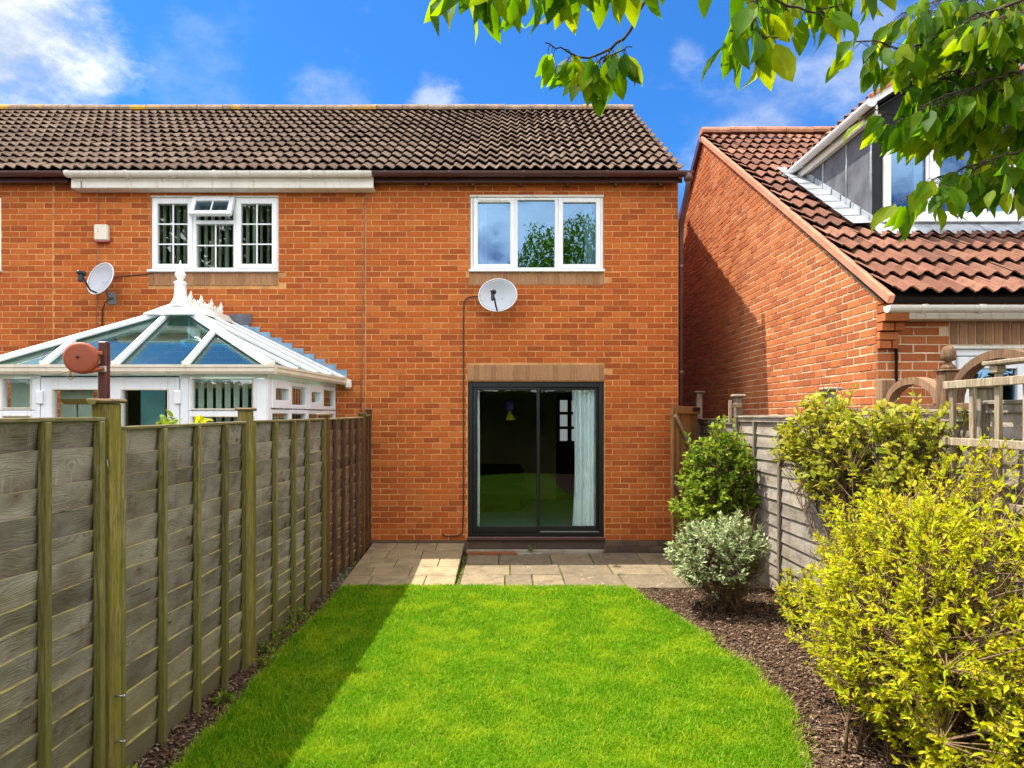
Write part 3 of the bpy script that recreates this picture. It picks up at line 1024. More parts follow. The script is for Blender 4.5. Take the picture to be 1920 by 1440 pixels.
def brickwork(parent, O, U, N, u0, u1, z0, z1, openings, mat, n_single, key, clips=(), phase=0.0, name='brick', skip=None):
    """stretcher bond on the plane O + u*U + z*Z, outward normal N.  n_single bricks become objects of their own, the rest one mesh"""
    O, U, N = Vector(O), Vector(U), Vector(N)
    Z = Vector((0, 0, 1))
    H, Lb, J = 0.075, 0.225, 0.010
    cells = []
    row = 0
    z = z0
    while z < z1 - 0.02:
        u = u0 - ((phase + (0.1125 if row % 2 else 0.0) + random.uniform(-.008, .008)) % Lb)
        while u < u1:
            r = (max(u, u0) + J / 2, min(u + Lb, u1) - J / 2, z + J / 2, min(z + H, z1) - J / 2)
            full = (u >= u0 and u + Lb <= u1 and z + H <= z1)
            u += Lb
            if r[1] - r[0] < 0.015: continue
            rs = [r]
            for op in openings:
                rs = [q for k in rs for q in minus(k, (op[0] - J * .7, op[1] + J * .7, op[2] - J * .6, op[3] + J * .6))]
            for q in rs:
                if q[1] - q[0] < 0.018 or q[3] - q[2] < 0.012: continue
                poly = [(q[0], q[2]), (q[1], q[2]), (q[1], q[3]), (q[0], q[3])]
                n0 = 4
                ok = full and q == r
                for f in clips:
                    if any(f(p) < 0 for p in poly):
                        ok = False
                        poly = clip_poly(poly, f)
                if len(poly) < 3: continue
                c = (sum(p[0] for p in poly) / len(poly), sum(p[1] for p in poly) / len(poly))
                if skip and skip(*c): continue
                cells.append((ok, poly, c))
        row += 1
        z += H
    fulls = [k for k in cells if k[0]]
    fulls.sort(key=lambda k: key(O + U * k[2][0] + Z * k[2][1]))
    single = set(id(k) for k in fulls[:n_single])

    def shape(mb, poly, c, jit, proud, local):
        e = 0.004
        k = len(poly)
        ring = []
        for sc, dep in ((1, -0.03), (1, -e), (0, 0)):
            for (pu, pz) in poly:
                if sc == 0:
                    du, dz = c[0] - pu, c[1] - pz
                    pu += math.copysign(min(e, abs(du)), du); pz += math.copysign(min(e, abs(dz)), dz)
                pu += random.uniform(-jit, jit); pz += random.uniform(-jit, jit)
                if local: ring.append(U * (pu - c[0]) + Z * (pz - c[1]) + N * (dep + proud))
                else: ring.append(O + U * pu + Z * pz + N * (dep + proud))
        fs = [tuple(2 * k + i for i in range(k))]
        for lv in (0, 1):
            for i in range(k):
                j = (i + 1) % k
                fs.append((lv * k + i, lv * k + j, (lv + 1) * k + j, (lv + 1) * k + i))
        mb.add(ring, fs)

    flip = U.cross(Z).dot(N) < 0
    protos = []
    for _ in range(6):
        mb = MB()
        shape(mb, [(-.1075, -.0325), (.1075, -.0325), (.1075, .0325), (-.1075, .0325)], (0, 0), 0.0016, 0, True)
        if flip: mb.f = [tuple(reversed(f)) for f in mb.f]
        protos.append(mb.mesh(name, mat))
    base = wl(parent)
    rest = MB()
    for k in cells:
        pr = random.gauss(0, 0.0012)
        if id(k) in single:
            o = bpy.data.objects.new(name, random.choice(protos))
            o.location = O + U * k[2][0] + Z * k[2][1] + N * pr - base
            link(o, parent)
        else:
            shape(rest, k[1], k[2], 0.0013, pr, False)
    if flip: rest.f = [tuple(reversed(f)) for f in rest.f]
    o = rest.build('brickwork', mat, parent)
    o['kind'] = 'stuff'
    return o


def soldier(parent, u0, u1, z0, z1, y, mat, n, name='lintel_brick', proud=0.004):
    w = (u1 - u0) / n
    for i in range(n):
        a, b = u0 + i * w + .005, u0 + (i + 1) * w - .005
        mb = MB().box(a, b, y - proud - random.uniform(0, .002), y + .05, z0 + random.uniform(0, .003), z1 - random.uniform(0, .003), 0.004)
        mb.build(name, mat, parent, ((a + b) / 2, y, (z0 + z1) / 2))


def wall_block(mb, u0, u1, z0, z1, openings, y0, y1):
    "solid wall with rectangular holes, in boxes that butt end to end"
    us = sorted({u0, u1, *[max(u0, min(u1, v)) for o in openings for v in o[:2]]})
    for a, b in zip(us[:-1], us[1:]):
        if b - a < 1e-4: continue
        segs = [(z0, z1)]
        for o in openings:
            if o[0] <= a + 1e-6 and o[1] >= b - 1e-6:
                segs = [s for z in segs for s in ((z[0], min(z[1], o[2])), (max(z[0], o[3]), z[1])) if s[1] - s[0] > 1e-4]
        for s in segs:
            mb.box(a, b, y0, y1, s[0], s[1])


def keep_near(px, py):
    def k(p):
        x = 950 + 1300 * p.x / p.y; y = 782 - 1300 * (p.z - EYE) / p.y
        return (x - px) ** 2 + (y - py) ** 2
    return k


# ------------------------------------------------------------------ roofs
def tile_mesh(U, Sv, Nn, w, g, amp, mat, waves=2):
    "one double-roll tile: w across, g exposed; its lower edge stands proud"
    seg = 6 * waves
    vs, fs = [], []
    lift = 0.047
    jit = random.uniform(-.003, .003)

    def prof(t):
        a = math.sin(t * waves * 2 * math.pi + 0.6)
        return amp * (a + 0.25 * math.sin(2 * (t * waves * 2 * math.pi + 0.6)))
    for (v, l) in ((-0.008, lift + jit - 0.014), (-0.012, lift + jit), (g + .03, 0.0)):
        for i in range(seg + 1):
            t = i / seg
            h = prof(t)
            vs.append(U * (w * (t - .5)) + Sv * v + Nn * (h + l))
    n = seg + 1
    for i in range(seg):
        fs.append((i, i + 1, n + i + 1, n + i))
        fs.append((n + i, n + i + 1, 2 * n + i + 1, 2 * n + i))
    mb = MB()
    mb.add(vs, fs)
    me = mb.mesh('roof_tile', mat)
    return me


def tiles(parent, O, U, Sv, nu, nr, w, g, mat, accept, n_single, amp=0.021, key=None):
    O, U, Sv = Vector(O), Vector(U), Vector(Sv)
    Nn = U.cross(Sv).normalized()
    protos = [tile_mesh(U, Sv, Nn, w, g, amp, mat) for _ in range(5)]
    spots = []
    for r in range(nr):
        for i in range(nu):
            p = O + U * (w * (i + .5)) + Sv * (g * r)
            if accept(p): spots.append(p)
    spots.sort(key=key or (lambda p: p.length))
    base = wl(parent)
    rest = MB()
    for k, p in enumerate(spots):
        q = p + Nn * random.uniform(-.004, .005) + Sv * random.gauss(0, .005)
        me = random.choice(protos)
        if k < n_single:
            o = bpy.data.objects.new('roof_tile', me)
            o.location = q - base
            o.rotation_euler = (random.uniform(-.012, .012), random.uniform(-.010, .010), random.gauss(0, .009))
            link(o, parent)
        else:
            rest.add([v.co + q for v in me.vertices], [tuple(f.vertices) for f in me.polygons])
    if rest.v:
        o = rest.build('tiling', mat, parent)
        o['kind'] = 'stuff'


def ridge(parent, x0, x1, y, z, mat, r=0.11, ln=0.45):
    x = x0
    ln = (x1 - x0) / round((x1 - x0) / ln)
    while x < x1 - 0.05:
        e = min(x + ln, x1)
        prof = [(r * 1.05 * math.cos(t), r * 0.85 * math.sin(t)) for t in np.linspace(-0.25, math.pi + .25, 9)]
        dz = random.uniform(-.006, .006)
        mb = MB().extrude(prof, (x + .004, y, z + dz), (e - .004, y, z + dz + random.uniform(-.004, .004)))
        mb.build('ridge_tile', mat, parent, ((x + e) / 2, y, z))
        x = e


def gutter(parent, a, b, r, mat, name='gutter', brackets=(), caps=True):
    "half-round gutter with brackets as sub-parts"
    prof = [(r * math.cos(t), r * math.sin(t)) for t in np.linspace(math.pi, 2 * math.pi, 9)]
    prof += [(r * .9 * math.cos(t), r * .9 * math.sin(t)) for t in np.linspace(2 * math.pi, math.pi, 9)]
    mb = MB().extrude(prof, a, b)
    a, b = Vector(a), Vector(b)
    d = (b - a).normalized()
    if caps:
        full = [(r * math.cos(t), r * math.sin(t)) for t in np.linspace(math.pi, 2 * math.pi, 9)]
        mb.extrude(full, a - d * .004, a)
        mb.extrude(full, b, b + d * .004)
    g = fix_normals(mb.build(name, mat, parent))
    for t in brackets:
        p = a + (b - a) * t
        prof = [(r * 1.09 * math.cos(q), r * 1.09 * math.sin(q) - .002) for q in np.linspace(math.pi * .97, 2.03 * math.pi, 9)]
        MB().extrude(prof, p - d * .02, p + d * .02).build('bracket', mat, g)
    return g


EAVE_Y, EAVE_Z = 8.87, 4.93
RIDGE_Y, RIDGE_Z = 12.4, 7.235
SLOPE = Vector((0, RIDGE_Y - EAVE_Y, RIDGE_Z - EAVE_Z))
SLEN = SLOPE.length
SDIR = SLOPE.normalized()


def terrace_shell(house, x0, x1, openings, rooms, brick_key, n_brick, phase, gable=None, brick_skip=None, cols=14, tile_accept=None):
    "brick wall, roof and back of one house of the terrace"
    w = MB()
    wall_block(w, x0, x1, 0.155, 4.86, openings, D + .004, D + .25)
    wall = w.build('wall', M_MORTAR, house)
    MB().box(x0, x1, 15.6, 15.8, 0.0, 4.8).build('rear_wall', M_BRICK, house)
    brickwork(wall, (0, D, 0), (1, 0, 0), (0, -1, 0), x0 + .001, x1 - .001, 0.155, 4.86, openings, M_BRICK, n_brick, brick_key, (), phase, 'brick', brick_skip)
    pl = MB().box(x0, x1, D - .006, D + .25, -.05, 0.149).build('plinth', M_PLINTH, house)
    # roof deck both sides, tiles, ridge
    rf = MB()
    z = 0.03
    rf.slab([(x0, EAVE_Y + .03, EAVE_Z - z), (x1, EAVE_Y + .03, EAVE_Z - z), (x1, RIDGE_Y, RIDGE_Z - z), (x0, RIDGE_Y, RIDGE_Z - z)], (0, -0.55, 0.83), 0.04)
    yb = 2 * RIDGE_Y - EAVE_Y
    rf.slab([(x0, RIDGE_Y + .002, RIDGE_Z - z), (x1, RIDGE_Y + .002, RIDGE_Z - z), (x1, yb, EAVE_Z - z), (x0, yb, EAVE_Z - z)], (0, 0.55, 0.83), 0.04)
    roof = rf.build('roof', M_DARK, house)
    tiles(roof, (x0, EAVE_Y, EAVE_Z), (1, 0, 0), SDIR, cols, 13, (x1 - x0) / cols, SLEN / 13, M_TILE, tile_accept or (lambda p: True), 300)
    ridge(roof, x0, x1, RIDGE_Y, RIDGE_Z + .02, M_RIDGE)
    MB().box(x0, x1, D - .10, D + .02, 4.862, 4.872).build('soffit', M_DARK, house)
    return wall, roof


def rooms_box(parent, x0, x1, y0, y1, z0, z1, mat, floor=None, name='room', ceil=None):
    t = .04
    mb = MB()
    mb.box(x0 - t, x0, y0, y1, z0, z1).box(x1, x1 + t, y0, y1, z0, z1).box(x0 - t, x1 + t, y1, y1 + t, z0, z1)
    o = mb.build(name, mat, parent)
    MB().box(x0 - t, x1 + t, y0, y1 + t, z1 + .001, z1 + t).build('ceiling', ceil or mat, o)
    MB().box(x0 - t, x1 + t, y0, y1 + t, z0 - t, z0 - .001).build('floor', floor or mat, o)
    return o


def frame_rect(mb, u0, u1, z0, z1, w, y0, y1, b=0.006, wb=None, wt=None):
    "a rectangular frame of four bars, butted"
    wb = w if wb is None else wb
    wt = w if wt is None else wt
    mb.box(u0, u0 + w, y0, y1, z0, z1, b)
    mb.box(u1 - w, u1, y0, y1, z0, z1, b)
    mb.box(u0 + w, u1 - w, y0, y1, z0, z0 + wb, b)
    mb.box(u0 + w, u1 - w, y0, y1, z1 - wt, z1, b)
    return mb


def px_x(px, Y=D): return (px - 950) * Y / 1300


def px_z(py, Y=D): return EYE + (782 - py) * Y / 1300


def curtain(name, label, x0, x1, z0, z1, y, mat, folds, taper=0.0, cat='curtain'):
    nu, nz = folds * 8, 14
    vs, fs = [], []
    for s in (0, 1):
        for j in range(nz + 1):
            t = j / nz
            for i in range(nu + 1):
                u = i / nu
                ph = folds * 2 * math.pi * u
                a = 0.046 * (1 + .3 * math.sin(3 * u + 2)) * (0.6 + 0.4 * (1 - t))
                left = x0 + taper * math.sin(math.pi * min(1, t * .9)) * (1 - u)
                vs.append((left + (x1 - left) * u + 0.006 * math.sin(ph * .5 + t * 3), y + a * math.sin(ph + 0.4 * math.sin(3 * t)) + s * .004, z1 + (z0 - z1) * t))
    n = (nu + 1) * (nz + 1)
    for s in (0, 1):
        for j in range(nz):
            for i in range(nu):
                q = (s * n + j * (nu + 1) + i, s * n + j * (nu + 1) + i + 1, s * n + (j + 1) * (nu + 1) + i + 1, s * n + (j + 1) * (nu + 1) + i)
                fs.append(q if s == 0 else tuple(reversed(q)))
    mb = MB(); mb.add(vs, fs, True)
    o = mb.build(name, mat)
    return tag(o, label, cat)


def blind(label, x0, x1, z0, z1, y, n, ang, mat=None, frac=0.8, group=None, axis='X'):
    t = thing('vertical_blind', label, 'blind', ((x0 + x1) / 2, y, z0) if axis == 'X' else (y, (x0 + x1) / 2, z0), group)
    if axis == 'X':
        MB().box(x0, x1, y - .02, y + .02, z1 + .001, z1 + .04).build('headrail', M_UPVC, t)
    else:
        MB().box(y - .02, y + .02, x0, x1, z1 + .001, z1 + .04).build('headrail', M_UPVC, t)
    p = (x1 - x0) / n
    for i in range(n):
        c = x0 + (i + .5) * p
        a = ang + random.uniform(-.15, .15)
        du, dy = math.cos(a) * p * frac / 2, math.sin(a) * p * frac / 2
        if axis == 'X':
            MB().beam((c, y, z0), (c, y, z1), 2 * math.hypot(du, dy), 0.002, (-math.sin(a), math.cos(a), 0)).build('slat', mat or M_BLIND, t)
        else:
            MB().beam((y, c, z0), (y, c, z1), 2 * math.hypot(du, dy), 0.002, (math.cos(a), math.sin(a), 0)).build('slat', mat or M_BLIND, t)
    return t


# ================================================================== middle house
HX0, HX1 = -1.85, 2.25
OP_WIN = (px_x(881.5), px_x(1131.5), px_z(510), px_z(365.5))
OP_DOOR = (px_x(877), px_x(1133), 0.155, px_z(715))
LINT_D = (px_x(877.5), px_x(1132.5), px_z(714), px_z(684))
LINT_W = (px_x(879), px_x(1133), px_z(535), px_z(511))
house = thing('brick_house', 'orange brick terraced house with black sliding patio door and brown gutter', 'house', (0.2, D, 0))
wall, roof = terrace_shell(house, HX0, HX1, [OP_WIN, OP_DOOR], None, keep_near(1005, 610), 300, 0.03,
                           brick_skip=lambda u, z: any(o[0] < u < o[1] and o[2] < z < o[3] for o in (LINT_D, LINT_W)))
# cut bricks that still reach into the tan courses are hidden behind these
lin = node_part('lintel', house)
MB().box(LINT_D[0] - .006, LINT_D[1] + .006, D - .001, D + .005, LINT_D[2] + .002, LINT_D[3] + .002).build('mortar_bed', M_MORTAR, lin)
soldier(lin, LINT_D[0], LINT_D[1], LINT_D[2] + .004, LINT_D[3], D, M_SOLDIER, 24, 'lintel_brick', .008)
sb = node_part('sill_course', house)
MB().box(LINT_W[0] - .006, LINT_W[1] + .006, D - .001, D + .005, LINT_W[2], LINT_W[3]).build('mortar_bed', M_MORTAR, sb)
soldier(sb, LINT_W[0], LINT_W[1], LINT_W[2] + .004, LINT_W[3], D, M_SOLDIER, 24, 'sill_brick', .008)
# gable side and party wall
mb = MB()
mb.box(HX1 - .25, HX1 - .001, D + .251, 15.59, 0, 4.8)
mb.slab([(HX1 - .002, D, 4.801), (HX1 - .002, 15.7, 4.801), (HX1 - .002, RIDGE_Y, RIDGE_Z - .08)], (1, 0, 0), .2)
mb.build('gable_wall', M_BRICK, house)
# verge under the tile ends
mb = MB()
mb.beam((HX1 - .015, EAVE_Y + .04, EAVE_Z - .055), (HX1 - .015, RIDGE_Y, RIDGE_Z - .055), .028, .09)
mb.build('verge', M_VERGE, house)
# eaves
gutter(house, (px_x(700, EAVE_Y), EAVE_Y - .03, 4.895), (2.375, EAVE_Y - .03, 4.895), .056, M_BROWN_PL, 'gutter', (.04, .24, .47, .73, .97))
MB().box(px_x(702, 9), HX1 + .02, 8.955, 8.98, 4.80, 4.90, .003).build('fascia', M_BROWN_PL, house)
# rafter feet and bird-stop blocks seen in the shade under the eaves
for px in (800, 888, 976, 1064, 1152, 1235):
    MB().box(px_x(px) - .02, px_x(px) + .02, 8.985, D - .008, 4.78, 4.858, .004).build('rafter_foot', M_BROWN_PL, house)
# downpipe
p0 = Vector((2.315, EAVE_Y - .03, 4.85))
dp = MB()
dp.tube([p0 + Vector((0, 0, .01)), p0 - Vector((0, 0, .10)), Vector((2.305, EAVE_Y + .02, 4.60)), Vector((2.30, D + .03, 4.28)), Vector((2.30, D + .06, 4.18)), Vector((2.30, D + .06, 0.05))], .034, 10)
pipe = dp.build('downpipe', M_BROWN_PL, house)
MB().lathe([(.040, 4.77), (.056, 4.80), (.060, 4.87), (.055, 4.87)], 12, (2.315, EAVE_Y - .03, 0)).build('outlet', M_BROWN_PL, pipe)
for z in (3.75, 2.35, 1.2):
    MB().tube([(2.30, D + .06, z - .03), (2.30, D + .06, z + .03)], .041, 10).build('pipe_clip', M_BROWN_PL, pipe)

# upstairs window: casement, fixed light, casement
def win_casement(parent, u0, u1, z0, z1, y, fw, mat=M_UPVC, bars_u=(), bars_z=(), glass=None, name='casement'):
    mb = frame_rect(MB(), u0, u1, z0, z1, fw, y, y + .06)
    c = mb.build(name, mat, parent)
    return c


def pane(parent, u0, u1, z0, z1, y, mat):
    return MB().box(u0, u1, y, y + .012, z0, z1).build('pane', mat, parent)


u0, u1, z0, z1 = OP_WIN
win = thing  # keep name free
wf = MB()
Yw = D + .012
frame_rect(wf, u0 + .004, u1 - .004, z0 + .03, z1 - .03, .032, Yw, Yw + .09, .005)
m1, m2 = px_x(967), px_x(1044)
wf.box(m1 - .026, m1 + .026, Yw, Yw + .09, z0 + .062, z1 - .062, .005)
wf.box(m2 - .026, m2 + .026, Yw, Yw + .09, z0 + .062, z1 - .062, .005)
window = wf.build('window', M_UPVC, house)
MB().box(u0 - .004, u1 + .004, D - .012, D + .08, z1 - .029, z1 - .001, .004).build('head_trim', M_UPVC_OLD, window)
MB().box(u0 - .015, u1 + .015, D - .055, D + .08, z0 - .004, z0 + .029, .006).build('sill', M_UPVC, window)
for (a, b) in ((px_x(887.5), px_x(965.3)), (px_x(1047), px_x(1126))):
    cs = win_casement(window, a, b, px_z(504), px_z(371), Yw - .022, .060)
    pane(window, a + .058, b - .058, px_z(504) + .058, px_z(371) - .058, Yw + .01, M_GLASS)
pane(window, m1 + .024, m2 - .024, z0 + .06, z1 - .06, Yw + .035, M_GLASS)
MB().box(px_x(899), px_x(953), Yw - .034, Yw - .023, px_z(377.5), px_z(374.5), .003).build('trickle_vent', M_UPVC_OLD, window)
rooms_box(house, HX0 + .2, HX1 - .3, D + .26, 13.0, 2.75, 4.79, M_ROOM)
curtain('curtain', 'white net curtain at the right of the upstairs window over the patio door', px_x(1098), px_x(1124), z0 + .05, z1 - .05, D + .16, M_CURTAIN, 4)
curtain('curtain', 'pink curtain edge at the left of the upstairs window over the patio door', px_x(894), px_x(911), z0 + .05, z1 - .05, D + .22, M_NET, 2, -.0)

# sliding patio door
u0, u1, z0, z1 = OP_DOOR
Yd = D + .045
df = MB()
frame_rect(df, u0 + .003, u1 - .003, z0 + .05, z1 - .004, .062, Yd, Yd + .10, .004, .05, .07)
door = df.build('sliding_door', M_BLACK_FR, house)
# left leaf slides in front
xm = px_x(1008.5)
lf = MB()
lx0, lx1, lz0, lz1 = u0 + .066, xm + .028, z0 + .102, z1 - .076
lf.box(lx0, lx0 + .056, Yd - .012, Yd + .035, lz0, lz1, .004)
lf.box(lx1 - .044, lx1, Yd - .012, Yd + .035, lz0, lz1, .004)
lf.box(lx0 + .056, lx1 - .044, Yd - .012, Yd + .035, lz0, lz0 + .075, .004)
lf.box(lx0 + .056, lx1 - .044, Yd - .012, Yd + .035, lz1 - .035, lz1, .004)
leafL = lf.build('door_leaf', M_BLACK_FR, door)
pane(door, lx0 + .054, lx1 - .042, lz0 + .073, lz1 - .033, Yd + .01, M_GLASS_DOOR)
rf = MB()
rx0, rx1 = xm - .012, u1 - .066
rf.box(rx0, rx0 + .04, Yd + .048, Yd + .088, lz0, lz1, .004)
rf.box(rx1 - .035, rx1, Yd + .048, Yd + .088, lz0, lz1, .004)
rf.box(rx0 + .04, rx1 - .035, Yd + .048, Yd + .088, lz0, lz0 + .07, .004)
rf.box(rx0 + .04, rx1 - .035, Yd + .048, Yd + .088, lz1 - .035, lz1, .004)
rf.build('door_leaf', M_BLACK_FR, door)
pane(door, rx0 + .038, rx1 - .033, lz0 + .068, lz1 - .033, Yd + .062, M_GLASS_DOOR)
MB().box(xm + .03, u1 - .067, Yd - .01, Yd + .03, z0 + .101, z0 + .108).build('track', M_STEEL, door)
hz0, hz1 = px_z(888), px_z(853)
hb = MB()
hx = lx0 + .025
hb.box(hx - .016, hx + .016, Yd - .020, Yd - .0121, hz0, hz1, .004)
hb.beam((hx + .004, Yd - .05, hz0 + .03), (hx + .004, Yd - .05, hz1 - .03), .014, .018, (0, 1, 0), .004)
hb.box(hx - .003, hx + .011, Yd - .050, Yd - .018, hz0 + .03, hz0 + .05).box(hx - .003, hx + .011, Yd - .050, Yd - .018, hz1 - .05, hz1 - .03)
hb.build('handle', M_BLACK, door)
MB().box(u0 - .008, u1 + .004, D - .045, D + .10, z0 + .002, z0 + .046, .006).build('threshold', M_BROWN_PL, door)
# step below the door
st = node_part('door_step', house)
for i in range(4):
    a = u0 + i * (u1 - u0) / 4
    MB().box(a + .004, a + (u1 - u0) / 4 - .004, D - .012, D + .1, .045, .150, .005).build('plinth_block', M_PLINTH, st)
MB().box(u0 - .02, u1 - .01, D - .085, D - .013, -.02, .040, .008).build('ledge', M_LEDGE, st)
for i in range(3):
    MB().box(-.515 + i * .215, -.515 + i * .215 + .205, D - .19, D - .092, -.02, .028, .006).build('brick', M_STEPBR, st)
MB().box(.14, .46, D - .185, D - .095, -.01, .018, .005).build('stone_strip', M_LEDGE, st)
for i, px in enumerate(range(1135, 1250, 32)):
    for k in range(2):
        a = px_x(px) + (.0 if k else -.08)
        MB().box(max(a, px_x(1135.5)) + .004, min(a + .22, HX1) - .004, D - .012, D + .05, .005 + k * .073, .071 + k * .073, .004).build('plinth_brick', M_PLINTH, st)
# room behind the door
rm = rooms_box(house, HX0 + .25, HX1 - .3, D + .26, 13.2, 0.20, 2.45, M_ROOM, M_CARPET, 'room', M_ROOM_W)
gd = MB()
gx, gz = 0.94, 0.2
gd.box(gx, gx + .76, 13.14, 13.18, gz, 2.2)
inner = gd.build('glazed_inner_door', M_DARK, house)
n_ = NT('lit frosted pane'); n_.fin((.6, .62, .6), .5, .3)
n_.put(n_.b.inputs['Emission Color'], (.85, .9, .9)); n_.b.inputs['Emission Strength'].default_value = 0.07
M_FROST = n_.m
for r in range(3):
    for c in range(3):
        MB().box(gx + .07 + c * .22, gx + .07 + c * .22 + .14, 13.125, 13.139, 1.32 + r * .275, 1.32 + r * .275 + .22, .004).build('inner_pane', M_FROST, inner)
MB().box(-1.0, 0.3, 11.4, 12.2, .2, .62, .08).box(-1.0, 0.3, 12.02, 12.25, .62, .95, .08).build('room_sofa', M_DARK, house)
curtain('curtain', 'long pale blue curtain drawn to the right behind the sliding door', px_x(1070, 9.26), px_x(1124, 9.26), .22, 2.36, D + .17, M_CURTAIN, 6, .05)
curtain('curtain', 'narrow strip of pale curtain at the left behind the sliding door', px_x(889, 9.3), px_x(899, 9.3), .22, 2.3, D + .17, M_CURTAIN, 2, -.06)
orn = thing('hanging_ornament', 'purple and yellow cloth ornament hanging behind the left glass of the sliding door', 'ornament', W(958, 800, 10.2))
M_PURPLE = m_plain('purple cloth', (.10, .06, .30), .8, .1)
M_YELLOW = m_plain('yellow cloth', (.55, .50, .03), .8, .1)
a = W(955, 757, 10.2)
MB().lathe([(.004, .16), (.05, .13), (.075, .05), (.06, 0)], 8, a - Vector((0, 0, .10))).build('purple_top', M_PURPLE, orn)
MB().lathe([(.02, .0), (.10, -.13), (.095, -.135)], 3, a - Vector((0, 0, .105))).build('yellow_skirt', M_YELLOW, orn)
MB().tube([a + Vector((0, 0, .055)), Vector((a.x, 10.2, 2.449))], .003, 4).build('cord', M_BLACK, orn)

# ================================================================== left house (white gutter)
LX0, LX1 = -5.95, -1.8505
OP_L = (px_x(283), px_x(522), px_z(510.5), px_z(367))
LSILL = (px_x(279), px_x(522), px_z(536), px_z(511.5))
OP_LD = (-5.1, -2.6, .155, 2.15)
left = thing('brick_house', 'left orange brick terraced house with white boxed gutter and georgian bar window', 'house', (-3.9, D, 0))
terrace_shell(left, LX0, LX1, [OP_L, OP_LD], None, keep_near(480, 600), 300, 0.10,
              brick_skip=lambda u, z: LSILL[0] < u < LSILL[1] and LSILL[2] < z < LSILL[3])
sb = node_part('sill_course', left)
MB().box(LSILL[0] - .006, LSILL[1] + .006, D - .001, D + .005, LSILL[2], LSILL[3]).build('mortar_bed', M_MORTAR, sb)
soldier(sb, LSILL[0], LSILL[1], LSILL[2] + .004, LSILL[3], D, M_SOLDIER, 23, 'sill_brick', .008)
# boxed white eaves
ga, gb = px_x(124, 8.83), px_x(697, 8.83)
gutter(left, (ga, 8.83, 4.89), (gb, 8.83, 4.89), .062, M_UPVC_OLD, 'gutter', (.01, .2, .35, .49, .80, .955))
bx = MB()
bx.box(px_x(133, 8.9), px_x(700, 8.9), 8.90, 8.925, 4.712, 4.86, .004)
bx.box(px_x(133, 8.9) + .002, px_x(700, 8.9) - .002, 8.926, D - .012, 4.708, 4.73, .002)
bx.box(px_x(133, 8.9) + .02, px_x(700, 8.9) - .02, 8.888, 8.899, 4.80, 4.86, .002)
bx.build('fascia_box', M_UPVC_OLD, left)
MB().box(px_x(152, 8.9), px_x(152, 8.9) + .012, 8.893, 8.8995, 4.714, 4.798).build('box_joint', M_GREYPL, left)

u0, u1, z0, z1 = OP_L
wf = MB()
frame_rect(wf, u0 + .004, u1 - .004, z0 + .03, z1 - .02, .034, Yw, Yw + .09, .005)
m1, m2 = px_x(363.5), px_x(440.5)
for m in (m1, m2):
    wf.box(m - .026, m + .026, Yw, Yw + .09, z0 + .064, z1 - .054, .005)
zt = px_z(416)
wf.box(m1 + .026, m2 - .026, Yw, Yw + .09, zt - .024, zt + .024, .005)
window = wf.build('window', M_UPVC, left)
MB().box(u0 - .004, u1 + .004, D - .012, D + .08, z1 - .019, z1 - .001, .004).build('head_trim', M_UPVC_OLD, window)
MB().box(u0 - .03, u1 + .012, D - .055, D + .08, z0 - .004, z0 + .029, .006).build('sill', M_UPVC, window)
for (a, b) in ((px_x(286.5), px_x(361)), (px_x(443), px_x(519))):
    zb, zt2 = px_z(504), px_z(373)
    win_casement(window, a, b, zb, zt2, Yw - .022, .064)
    pane(window, a + .062, b - .062, zb + .062, zt2 - .062, Yw + .014, M_GLASS_L)
    g = MB()
    ca = (a + b) / 2
    g.box(ca - .0085, ca + .0085, Yw + .001, Yw + .013, zb + .06, zt2 - .06)
    for k in (1, 2):
        zz = zb + .062 + (zt2 - zb - .124) * k / 3
        g.box(a + .06, ca - .0087, Yw + .001, Yw + .013, zz - .0085, zz + .0085)
        g.box(ca + .0087, b - .06, Yw + .001, Yw + .013, zz - .0085, zz + .0085)
    g.build('glazing_bar', M_UPVC, window)
# lower fixed light in the middle
pane(window, m1 + .024, m2 - .024, z0 + .06, zt - .022, Yw + .04, M_GLASS_L)
g = MB()
cm = (m1 + m2) / 2
g.box(cm - .0085, cm + .0085, Yw + .026, Yw + .039, z0 + .06, zt - .02)
zz = px_z(459)
g.box(m1 + .024, cm - .0087, Yw + .026, Yw + .039, zz - .0085, zz + .0085)
g.box(cm + .0087, m2 - .024, Yw + .026, Yw + .039, zz - .0085, zz + .0085)
g.build('glazing_bar', M_UPVC, window)
# top vent pushed open, hinged at its head
H0 = Vector(((m1 + m2) / 2, Yw - .02, px_z(372.5)))
Mv = Matrix.Translation(H0) @ Matrix.Rotation(R(-27), 4, 'X')
hw = (m2 - m1) / 2 + .004
hh = .285
mb = MB(Mv)
frame_rect(mb, -hw, hw, -hh, 0, .058, -.03, .03, .006)
mb.build('top_vent', M_UPVC, window)
mb = MB(Mv)
mb.box(-hw + .056, hw - .056, -.004, .008, -hh + .056, -.056).build('pane', M_GLASS, window)
mb = MB(Mv)
mb.box(-.0085, .0085, -.014, -.005, -hh + .057, -.057).build('glazing_bar', M_UPVC, window)
MB().beam((m2 - .05, Yw - .02, zt + .03), (m2 - .06, Yw - .12, zt + .05), .012, .006).build('stay', M_STEEL, window)
MB().box(px_x(375), px_x(431), Yw - .03, Yw - .001, px_z(371), px_z(368.2), .003).build('trickle_vent', M_UPVC_OLD, window)
rooms_box(left, -5.6, -2.1, D + .26, 12.6, 2.75, 4.79, M_ROOM)
blind('pale vertical blind hanging inside the upstairs georgian bar window', u0 + .05, u1 - .05, z0 + .05, z1 - .08, D + .17, 17, 1.3, m_plain('grey green blind', (.44, .46, .35), .8, .2), .72)
rooms_box(left, -5.6, -2.1, D + .26, 12.6, .2, 2.4, M_ROOM)

